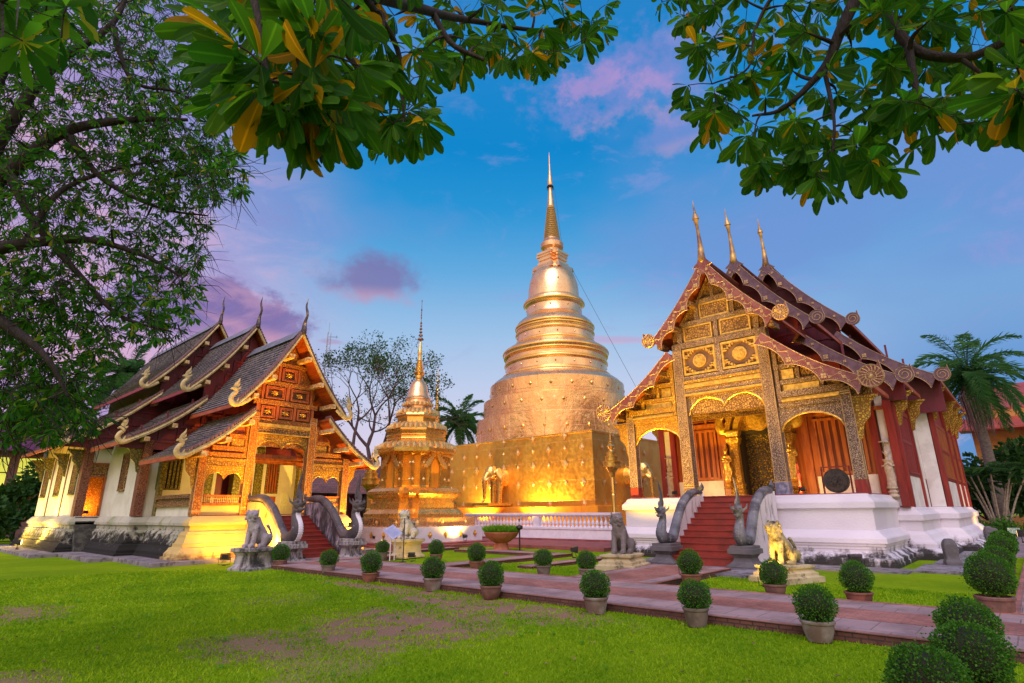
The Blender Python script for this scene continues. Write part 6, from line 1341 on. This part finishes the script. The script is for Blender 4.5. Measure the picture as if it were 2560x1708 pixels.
# left tree: small narrow leaves, dense
left=[(-60,-60),(430,-60),(470,120),(560,250),(560,330),(590,430),(560,500),(525,560),(505,640),(480,720),(470,800),(440,850),(300,855),(255,930),(235,1000),(240,1080),(150,1100),(60,1120),(-60,1090)]
LL=[[(-420,560,11,.30),(-150,520,10,.24),(20,430,9.5,.17),(160,330,9.2,.12),(330,300,9,.08),(470,300,8.8,.04)],
    [(-420,600,11,.28),(-120,520,10,.2),(10,330,9.6,.15),(130,170,9.4,.10),(280,60,9.2,.07),(330,-60,9.2,.05)],
    [(-420,640,11,.25),(-120,640,9.6,.17),(60,610,9.2,.12),(220,600,9,.08),(360,640,8.8,.05),(450,690,8.7,.03)],
    [(-420,700,11,.22),(-100,760,9,.14),(40,830,8.6,.10),(120,900,8.4,.06),(170,990,8.4,.03)],
    [(20,430,9.5,.12),(90,560,9.2,.08),(210,700,9,.06),(300,790,8.8,.04),(430,830,8.6,.02)],
    [(160,330,9.2,.09),(260,450,9,.06),(400,520,8.8,.04),(520,540,8.7,.02)],
    [(280,60,9.2,.07),(330,200,9.0,.05),(440,230,9,.03),(530,280,9,.02)],
    [(-120,520,10,.14),(-20,250,10,.1),(60,60,10,.07),(120,-60,10,.05)],
    [(60,610,9.2,.08),(150,480,9.2,.06),(300,420,9.1,.04),(420,400,9,.02)]]
tb=at(-560,1400,11.5)
canopy('spreading_tree','large dark tree spreading thin leafy branches over the left side of the lawn',
 [(tb[0],tb[1],0,.55),(tb[0]+.1,tb[1]-.1,2.4,.42),tuple(at(-470,800,11.2))+(.34,),tuple(at(-420,600,11))+(.30,)],LL,
 [(left,2700,8.4,12.0,.118,8,.45),([(-40,650),(160,640),(250,860),(270,1060),(60,1110),(-40,1080)],150,8.5,10.5,.14,8,.6),([(300,690),(500,700),(500,850),(430,870),(330,820)],34,8,9,.14,8,.6),([(480,400),(600,380),(620,470),(560,500)],26,7.5,8.5,.15,8,.5),([(-40,-60),(200,-60),(160,120),(-40,120)],26,3,4,.2,7,.5),([(300,230),(560,230),(600,360),(520,520),(300,500)],170,8.2,9.5,.14,8,.4)],LEAFF,11,leaf_s(.27,.14))
# centre branch: broad leaves close to the camera
cen=[(480,-80),(1000,-80),(1080,60),(1090,230),(1060,320),(1040,390),(960,380),(860,330),(760,330),(640,330),(560,260),(520,150)]
CL=[[(None,-2.2,-.6,5.2,.09),(900,-300,2.6,.07),(860,-60,2.9,.055),(1080,30,4.0,.05),(1200,55,4.6,.035),(1330,75,4.8,.025),(1490,82,5,.012)],
    [(900,-300,2.6,.05),(720,-100,2.2,.035),(735,60,2.1,.025),(760,180,2.05,.018),(820,250,2.0,.010)],
    [(720,-100,2.2,.03),(640,-40,1.9,.02),(650,70,1.85,.014),(680,260,1.85,.009)],
    [(1080,30,4.0,.04),(1130,110,4.0,.03),(1210,150,4,.02)],
    [(860,-60,2.9,.04),(960,60,3.2,.03),(1000,150,3.4,.025),(1010,300,3.5,.01)],
    [(860,-60,2.9,.04),(800,60,2.7,.025),(880,150,2.8,.02),(940,270,2.9,.01)]]
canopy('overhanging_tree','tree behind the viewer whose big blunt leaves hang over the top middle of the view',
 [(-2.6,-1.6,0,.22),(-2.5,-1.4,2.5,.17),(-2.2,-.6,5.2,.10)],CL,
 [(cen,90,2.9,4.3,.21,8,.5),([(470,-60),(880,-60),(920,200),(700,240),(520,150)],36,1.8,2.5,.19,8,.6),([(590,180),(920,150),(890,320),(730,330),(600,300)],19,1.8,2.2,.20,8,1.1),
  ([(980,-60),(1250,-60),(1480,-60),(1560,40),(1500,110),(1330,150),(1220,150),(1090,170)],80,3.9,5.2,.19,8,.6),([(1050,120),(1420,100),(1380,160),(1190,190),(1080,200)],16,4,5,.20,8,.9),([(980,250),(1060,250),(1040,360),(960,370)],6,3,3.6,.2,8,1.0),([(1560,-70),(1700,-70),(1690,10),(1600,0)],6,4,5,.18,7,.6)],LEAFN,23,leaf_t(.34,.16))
rgt=[(1640,-80),(2620,-80),(2620,330),(2530,300),(2480,300),(2400,350),(2340,390),(2240,390),(2120,400),(2020,450),(1940,420),(1850,400),(1780,300),(1770,200),(1730,100)]
RL=[[(None,2.2,-2.4,5.6,.10),(2250,-350,3.6,.08),(2170,-80,3.7,.055),(2100,80,3.7,.045),(2060,170,3.7,.035),(1960,270,3.7,.02),(1880,290,3.7,.01)],
    [(2250,-350,3.6,.07),(2190,-60,3.8,.05),(2270,110,3.8,.04),(2400,145,3.9,.035),(2500,110,4,.03),(2620,40,4.1,.02)],
    [(2270,110,3.8,.03),(2300,250,3.7,.02),(2370,330,3.7,.01)],[(2060,170,3.7,.02),(2085,300,3.6,.012),(2080,400,3.6,.008)],
    [(2170,-80,3.7,.03),(1960,-30,3.8,.02),(1890,70,3.8,.015),(1870,170,3.8,.01),(1780,210,3.8,.007)],[(2400,145,3.9,.02),(2460,190,3.9,.01)],[(1960,-30,3.8,.02),(1760,-20,4,.012),(1700,20,4,.008)]]
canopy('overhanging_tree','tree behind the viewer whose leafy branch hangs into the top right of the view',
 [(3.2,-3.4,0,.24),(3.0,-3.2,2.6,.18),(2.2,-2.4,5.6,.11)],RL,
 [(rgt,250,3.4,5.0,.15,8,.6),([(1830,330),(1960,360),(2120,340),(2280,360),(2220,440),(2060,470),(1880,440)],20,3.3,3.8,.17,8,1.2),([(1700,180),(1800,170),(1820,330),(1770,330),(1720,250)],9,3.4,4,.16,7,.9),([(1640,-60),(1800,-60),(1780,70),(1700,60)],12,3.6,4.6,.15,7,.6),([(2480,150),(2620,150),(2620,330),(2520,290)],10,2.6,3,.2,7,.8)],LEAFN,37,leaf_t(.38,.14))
# generic crown
def bushy(name,label,loc,h,rx,n,leafm,seed,sz=.28,z0=.3,cat='tree',group=None,trunk=.18,lobes=9,kind='round'):
    g_=np.random.default_rng(seed); t_=thing(name,label,cat,loc,0,group); b=MB(); C_=[]
    b.tube([(0,0,0),(g_.normal(0,.1),g_.normal(0,.1),h*z0),(0,0,h*.75)],[trunk,trunk*.8,trunk*.25],8)
    for i in range(lobes):
        a=2*PI*i/lobes+g_.normal(0,.3); q=g_.uniform(.25,.75); c=np.array([rx*q*math.cos(a),rx*q*math.sin(a),h*(z0+(1-z0)*g_.uniform(.15,.85))]); C_.append((c,rx*g_.uniform(.32,.55))); b.tube(bez([(0,0,h*z0*.9),c*np.array([.5,.5,.85]),c],3),lerp([trunk*.5,trunk*.25,.02],7),5)
    C_.append((np.array([0,0,h*.82]),rx*.5)); b.build('trunk',BARKT,t_,smooth=60); AA=[];OO=[]
    for c,r in C_:
        m=int(n/len(C_)); v=norm(g_.normal(size=(m,3))); O=c+v*(r*(g_.random(m)**.4))[:,None]*np.array([1,1,.75]); d=norm(v+g_.normal(0,.6,(m,3))+np.array([0,0,-.2])); s=norm(np.cross(d,g_.normal(size=(m,3)))); nn=np.cross(d,s); L_=sz*(.6+.8*g_.random(m))
        AA.append(np.stack([d*L_[:,None],s*(L_*.42)[:,None],nn*(L_*.3)[:,None]],2)); OO.append(O)
    A=np.concatenate(AA); O=np.concatenate(OO); V,L,st_,per=replicate(LT[0],LT[1],(A,O)); fastmesh('crown',V,L,st_,leafm,g_.random(len(O)),per,t_); return t_
def palm(label,loc,h,fl,nf,seed,r=.28,skirt=False,droop=1.0,lean=(0,0),lw=.05,ll=.75):
    g_=np.random.default_rng(seed); t_=thing('palm_tree',label,'palm',loc,0,'palms behind the halls'); b=MB(); tp=bez([(0,0,0),(lean[0]*.3,lean[1]*.3,h*.5),(lean[0],lean[1],h)],6); b.tube(tp,lerp([r*1.3,r,r*.85,r*.7],len(tp)),12); b.build('trunk',BARKP,t_,smooth=60)
    top=np.array([lean[0],lean[1],h]); AA=[];OO=[];rs=[];rb=MB()
    for i in range(nf):
        az=2*PI*(i*.381966)+g_.normal(0,.15); el=R(80)-R(118)*(i/nf)**.9; d=np.array([math.cos(az)*math.cos(el),math.sin(az)*math.cos(el),math.sin(el)]); P=[top.copy()]; v=d.copy(); n=16
        for j in range(n):
            v=norm(v+np.array([0,0,-.055*droop*(1+j*.08)])); P.append(P[-1]+v*fl*g_.uniform(.97,1.03)/n)
        rb.tube(P[::2],lerp([.05,.035,.012],len(P[::2])),4)
        for j in range(1,n):
            for q in range(5):
                f=(q+.5)/5; p=P[j]*(1-f)+P[j+1]*f; T_=norm(P[j+1]-P[j]); s0=norm(np.cross(T_,[0,0,1.])); tt=(j+f)/n; L_=fl*.26*(math.sin(PI*(.12+.85*tt))**.6)*ll
                for sg in (-1,1):
                    dd=norm(s0*sg+T_*.55+np.array([0,0,.25-.75*g_.random()*droop])+g_.normal(0,.08,3)); s=norm(np.cross(dd,T_)); nn=np.cross(dd,s); AA.append(np.stack([dd*L_,s*lw*1.0,nn*L_*.5],1)); OO.append(p); rs.append(g_.random())
    rb.build('frond_stalks',PALM,t_)
    tv=np.array([(0,-.5,0),(0,.5,0),(.55,.9,-.06),(.55,-.9,-.06),(1,0,-.35)]); V,L,st_,per=replicate(tv,[(0,3,2,1),(3,4,2)],(np.array(AA),np.array(OO))); fastmesh('fronds',V,L,st_,PALM,np.array(rs),per,t_)
    if skirt:
        s=MB()
        for i in range(90):
            a=g_.random()*2*PI; rr=.35+.5*g_.random(); z1=-g_.uniform(.2,1.2); s.tube([top+np.array([.25*math.cos(a),.25*math.sin(a),z1]),top+np.array([rr*1.2*math.cos(a),rr*1.2*math.sin(a),z1-1.2]),top+np.array([rr*math.cos(a+.2),rr*math.sin(a+.2),z1-3.2-1.6*g_.random()])],[.03,.07,.01],4)
        s.build('dead_fronds',DEADF,t_)
    return t_
palm('tall palm with big drooping crown and brown dead fronds behind the white hall',(62,2.2,0),13.0,5.6,34,5,.42,True,1.5,lw=.05)
palm('palm with arching fronds between the small gold stupa and the great stupa',(51.3,55.0,0),13.4,5.2,24,6,.3,False,1.4,lw=.07)
palm('palm rising behind the slate roof of the left hall',(17.4,73.5,0),17.2,5.2,26,8,.3,False,1.3,lw=.08)
palm('pale palm with hanging fronds at the far left behind the slate roofs',(11.0,68.0,0),12.6,4.6,22,9,.3,False,2.2,lw=.07)
# clump of areca palms
AR=thing('areca_palm','clump of slim pale palm stems with small crowns behind the glowing lamp','palm',(58,2.4,0),0)
g_=np.random.default_rng(3); b=MB(); AA=[];OO=[];rs=[]; rb=MB()
for i in range(11):
    a=2*PI*i/11; e=np.array([1.7*math.cos(a)*g_.uniform(.4,1.2),2.3*math.sin(a)*g_.uniform(.4,1.2),g_.uniform(3.4,5.2)]); b.tube(bez([(e[0]*.15,e[1]*.15,0),(e[0]*.5,e[1]*.5,e[2]*.5),tuple(e)],4),lerp([.09,.07,.05],9),6)
    for f in range(8):
        az=g_.random()*6.3; v=np.array([math.cos(az),math.sin(az),g_.uniform(.4,1.4)]); v=norm(v); P=[e.copy()]
        for j in range(8): v=norm(v+np.array([0,0,-.16])); P.append(P[-1]+v*.24)
        rb.tube(P[::2],[.025,.02,.015,.01,.005],4)
        for j in range(1,8):
            T_=norm(P[j+1]-P[j]) if j<8 else T_; s0=norm(np.cross(T_,[0,0,1.]))
            for sg in (-1,1):
                for q in (0,.5): dd=norm(s0*sg+T_*.8+np.array([0,0,-.2])+g_.normal(0,.1,3)); s=norm(np.cross(dd,T_)); AA.append(np.stack([dd*.55,s*.05,np.cross(dd,s)*.3],1)); OO.append(P[j]+T_*.24*q); rs.append(g_.random())
b.build('stems',mat('areca_stem',(.42,.34,.26),(.28,.22,.16),6,.7),AR,smooth=60); rb.build('frond_stalks',PALM,AR)
V,L,st_,per=replicate(np.array([(0,-.5,0),(0,.5,0),(.55,.9,-.06),(.55,-.9,-.06),(1,0,-.35)]),[(0,3,2,1),(3,4,2)],(np.array(AA),np.array(OO))); fastmesh('fronds',V,L,st_,SHRUB,np.array(rs),per,AR)
# sparse crowned tree left of the small stupa
def sparse_tree(label,loc,h,spread,seed,levels=6):
    g_=np.random.default_rng(seed); t_=thing('sparse_tree',label,'tree',loc,0); b=MB(); tips=[]
    def grow(p,d,L_,r,lv):
        q=p+d*L_*.5+g_.normal(0,.04,3)*L_; d2=norm(d+g_.normal(0,.14,3)+np.array([0,0,.05])); e=q+d2*L_*.5; b.tube([p,q,e],[r,r*.85,r*.68],6 if lv>3 else 4)
        if lv<=1: tips.append(e)
        if lv==0: tips.append(q); return
        n=2 if g_.random()<.55 else 3; base=g_.random()*6.3; d,r1,u1=frame(d2)
        for i in range(n):
            an=base+2*PI*i/n+g_.normal(0,.3); sp=g_.uniform(.35,.75)*spread; nd=norm(d2*math.cos(sp)+(r1*math.cos(an)+u1*math.sin(an))*math.sin(sp)+np.array([0,0,.04])); grow(e,nd,L_*g_.uniform(.66,.86),r*.62,lv-1)
    grow(np.zeros(3),np.array([.05,0,1.]),h*.25,h*.024,levels); b.build('trunk',BARKT,t_,smooth=60); T_=np.array(tips); k=len(T_)*7; O=np.repeat(T_,7,0)+g_.normal(0,.28,(k,3)); keep=g_.random(k)<.42; O=O[keep]; k=len(O); d=norm(g_.normal(size=(k,3))); s=norm(np.cross(d,g_.normal(size=(k,3)))); L_=.26*(.6+.7*g_.random(k))
    A=np.stack([d*L_[:,None],s*(L_*.42)[:,None],np.cross(d,s)*(L_*.3)[:,None]],2); V,L,st_,per=replicate(LT[0],LT[1],(A,O)); fastmesh('crown',V,L,st_,SHRUB,g_.random(k),per,t_); return t_
sparse_tree('tall sparsely leaved tree against pink sky between the slate roofs and small gold stupa',(38.2,58.2,0),22.0,.86,4,8)
for i,(lab,x,y,h,r,n,sz,z0) in enumerate([('dark leafy tree low behind the right roof edge of the left hall',33.5,62,10.5,3.6,2600,.5,.2),('round green tree under the sparse tree, behind the left hall',37.5,64,9.5,3.8,2600,.5,.2),('dense tree behind the small gold stupa, left of the middle palm',46,60,10.5,3.6,2600,.5,.2),('small tree directly right of the middle palm beside the gold drum',55,50.5,12.5,2.2,1800,.4,.3),
  ('dark green tree in front of the red roof at the right edge',66,-1.2,7.6,4.2,3800,.5,.15),('dark tree behind the clump of slim palm stems',70,3.6,6.8,3.6,3200,.5,.15),('broad dark tree at the extreme right edge below the red roof',68,-6.2,8.2,4.0,3200,.5,.15),('leafy tree behind the far end of the slate roofs',12.5,66,9.5,3.0,2200,.45,.2),('tree behind the purple roofed house',6.5,84,12.5,5,2600,.6,.2)]):
    bushy('leafy_tree',lab,(x,y,0),h,r,n,SHRUB,50+i,sz,z0,group='trees behind the temple buildings')
for i,(lab,x,y,h,r) in enumerate([('big leaved dark shrub at the far left edge below the yellow lit windows',7.0,60,3.4,2.0),('dark shrub close to the rear corner of the slate roofed hall',6.5,56,2.7,1.3),('tall shrub partly covering the yellow lit windows at the far left',9.2,64,5.6,1.9),('low dark shrub at the foot of the purple roofed house',7.6,66,3.0,2.4)]):
    bushy('shrub',lab,(x,y,0),h,r,1500,SHRUB,80+i,.42,.05,'shrub','shrubs beside the left hall',.08,7)
for i,(lab,x,y,h,r) in enumerate([('clipped round shrub under the slim palm stems',57,2.0,1.2,1.6),('clipped shrub left of the slim palm stems',57,4.1,1.15,1.1),('clipped shrub right of the slim palm stems',58,-.2,1.2,1.2)]):
    bushy('clipped_shrub',lab,(x,y,0),h,r,1500,TOPI,90+i,.16,.05,'shrub','low clipped shrubs',.05,7)
# ============================ houses behind ============================
HR=thing('red_roofed_building','long building with a bright red metal roof and orange lit wall at the right edge','building',(88,-4,1.8))
rm=tilemat('red_metal_roof',((.62,.11,.06),(.55,.09,.05)),(.40,.06,.04),.001,.35,'xy',.3,.5,.02)
b=MB(); b.prism([(-3,11.2),(7,15.4),(17,11.2),(17,10.9),(-3,10.9)],-34,8.3,'y'); b.build('roof',rm,HR)
b=MB(); b.prism([(-6,8.8),(-2.8,10.3),(-2.8,8.6),(-6,8.6)],-34,9.0,'y'); b.build('lower_roof',rm,HR)
b=MB(); b.box(-3.2,-33,0,14,8,10.9); b.build('wall',mat('ochre_wall',(.55,.24,.06),(.45,.18,.05),1,.8),HR)
for i in range(7): b=MB(); b.box(-3.3,-9+i*2.4,.9,-3.21,-7.6+i*2.4,2.9); o=b.build('window',mat('lit_blind%d'%i,(.72,.46,.12),(.5,.3,.08),12,.6,sc3=(1,1,9)),HR)
FE=thing('boundary_fence','low ochre wall with grey slatted gate far behind the slim palm stems','wall',(76,2,0)); b=MB(); b.box(-.15,-12,0,.15,12,1.3); b.build('wall',mat('fence_ochre',(.48,.22,.06),None,2,.8),FE)
b=MB()
for i in range(60): b.box(-.05,-12+i*.4,1.3,.03,-11.85+i*.4,2.3)
b.build('slats',mat('slat_grey',(.45,.38,.30),None,2,.7),FE)
HP=thing('purple_roofed_house','house with a purple tiled roof and yellow lit windows at the far left','building',(6,80,0))
pm=tilemat('purple_tile',((.22,.04,.13),(.16,.025,.09)),(.06,.01,.03),.3,.3,'xy',.5,.6,.03)
b=MB(); b.prism([(-6,8.6),(2,14.2),(12,8.6),(12,8.3),(-6,8.3)],-6,8,'y'); 
b=MB(); n_=[(-16,8.4),(9,8.4)]; b.add([(-16,-7,8.2),(9,-7,8.2),(7,0,12.6),(-16,0,12.6),(9,7,8.2),(-16,7,8.2)],[(0,1,2,3),(3,2,4,5),(1,4,2),(0,3,5),(0,5,4,1)]); b.build('roof',pm,HP)
b=MB(); b.box(-15,-5.5,0,7.5,5.5,8.19); b.build('wall',mat('house_wall',(.26,.12,.12),(.2,.09,.1),1,.8),HP)
lm,t2,b2=newmat('lit_window'); b2.inputs['Base Color'].default_value=(.6,.6,.1,1); b2.inputs['Emission Color'].default_value=(.75,.72,.10,1); b2.inputs['Emission Strength'].default_value=.8
for i in range(6): b=MB(); b.box(-13+i*3.4,-5.6,4.9,-10.4+i*3.4,-5.51,7.6); w_=b.build('window',lm,HP); b=MB(); b.box(-11.75+i*3.4,-5.68,4.9,-11.65+i*3.4,-5.61,7.6); b.box(-13+i*3.4,-5.68,6.1,-10.4+i*3.4,-5.61,6.2); b.build('window_bars',DARK,w_)
b=MB(); b.box(-15,-6.3,4.0,7.9,-5.6,4.45); b.build('balcony',BALW,HP)
HB=thing('brown_roofed_pavilion','low pavilion with purplish brown roof behind the golden porch and shorter gold standard','building',(31,52,0))
bt=tilemat('brown_tile',((.26,.13,.12),(.18,.085,.085)),(.07,.03,.03),.6,.22,'xy',.6,.7,.03)
b=MB(); b.add([(-8,-3,3.9),(9,-3,3.9),(9,1,7.0),(-8,1,7.0),(9,5,3.9),(-8,5,3.9)],[(0,1,2,3),(3,2,4,5),(1,4,2),(0,3,5),(0,5,4,1)]); b.build('roof',bt,HB)
b=MB()
for x in np.arange(-7.5,9,2.0): b.box(x-.12,-2.6,0,x+.12,-2.36,3.9)
b.build('posts',DARK,HB); MB().box(-7.5,1.5,0,8.5,1.7,4).build('wall',REDD,HB)
AN=thing('radio_mast','thin lattice radio mast in the sky left of the sparse tree','mast',(44.35,78.3,0)); b=MB()
for s in ((-.3,-.3),(.3,-.3),(0,.35)): b.tube([(s[0]*1.6,s[1]*1.6,0),(s[0]*.8,s[1]*.8,29.5)],.05,4)
for i in range(40):
    z_=i*.72; k=1.6-.8*z_/29.5; P=[(-.3*k,-.3*k,z_),(.3*k,-.3*k,z_+.36),(0,.35*k,z_+.72)]; b.tube(P,.03,3)
b.tube([(0,0,29.3),(0,0,31.2)],.03,4); b.build('lattice',mat('mast_steel',(.30,.28,.32),None,2,.6,.3,0),AN); b=MB()
for z_ in (28.8,26.6,24.5,22.2): b.tube([(0,0,z_),(1.1,-1.0,z_)],.03,4); b.tube([(.9,-.8,z_-.25),(.9,-.8,z_+.25)],.03,4)
b.build('antenna_arms',BLACK,AN)
SB=thing('step_sign','small green direction board standing in the grass at the far right','sign',(49,1.4,0)); b=MB(); b.box(-.02,-.3,.5,.02,.3,.85); b.build('board',mat('green_sign',(.05,.22,.16),(.5,.6,.55),30,.5),SB); MB().tube([(0,0,0),(0,0,.5)],.03,6).build('leg',BLACK,SB)
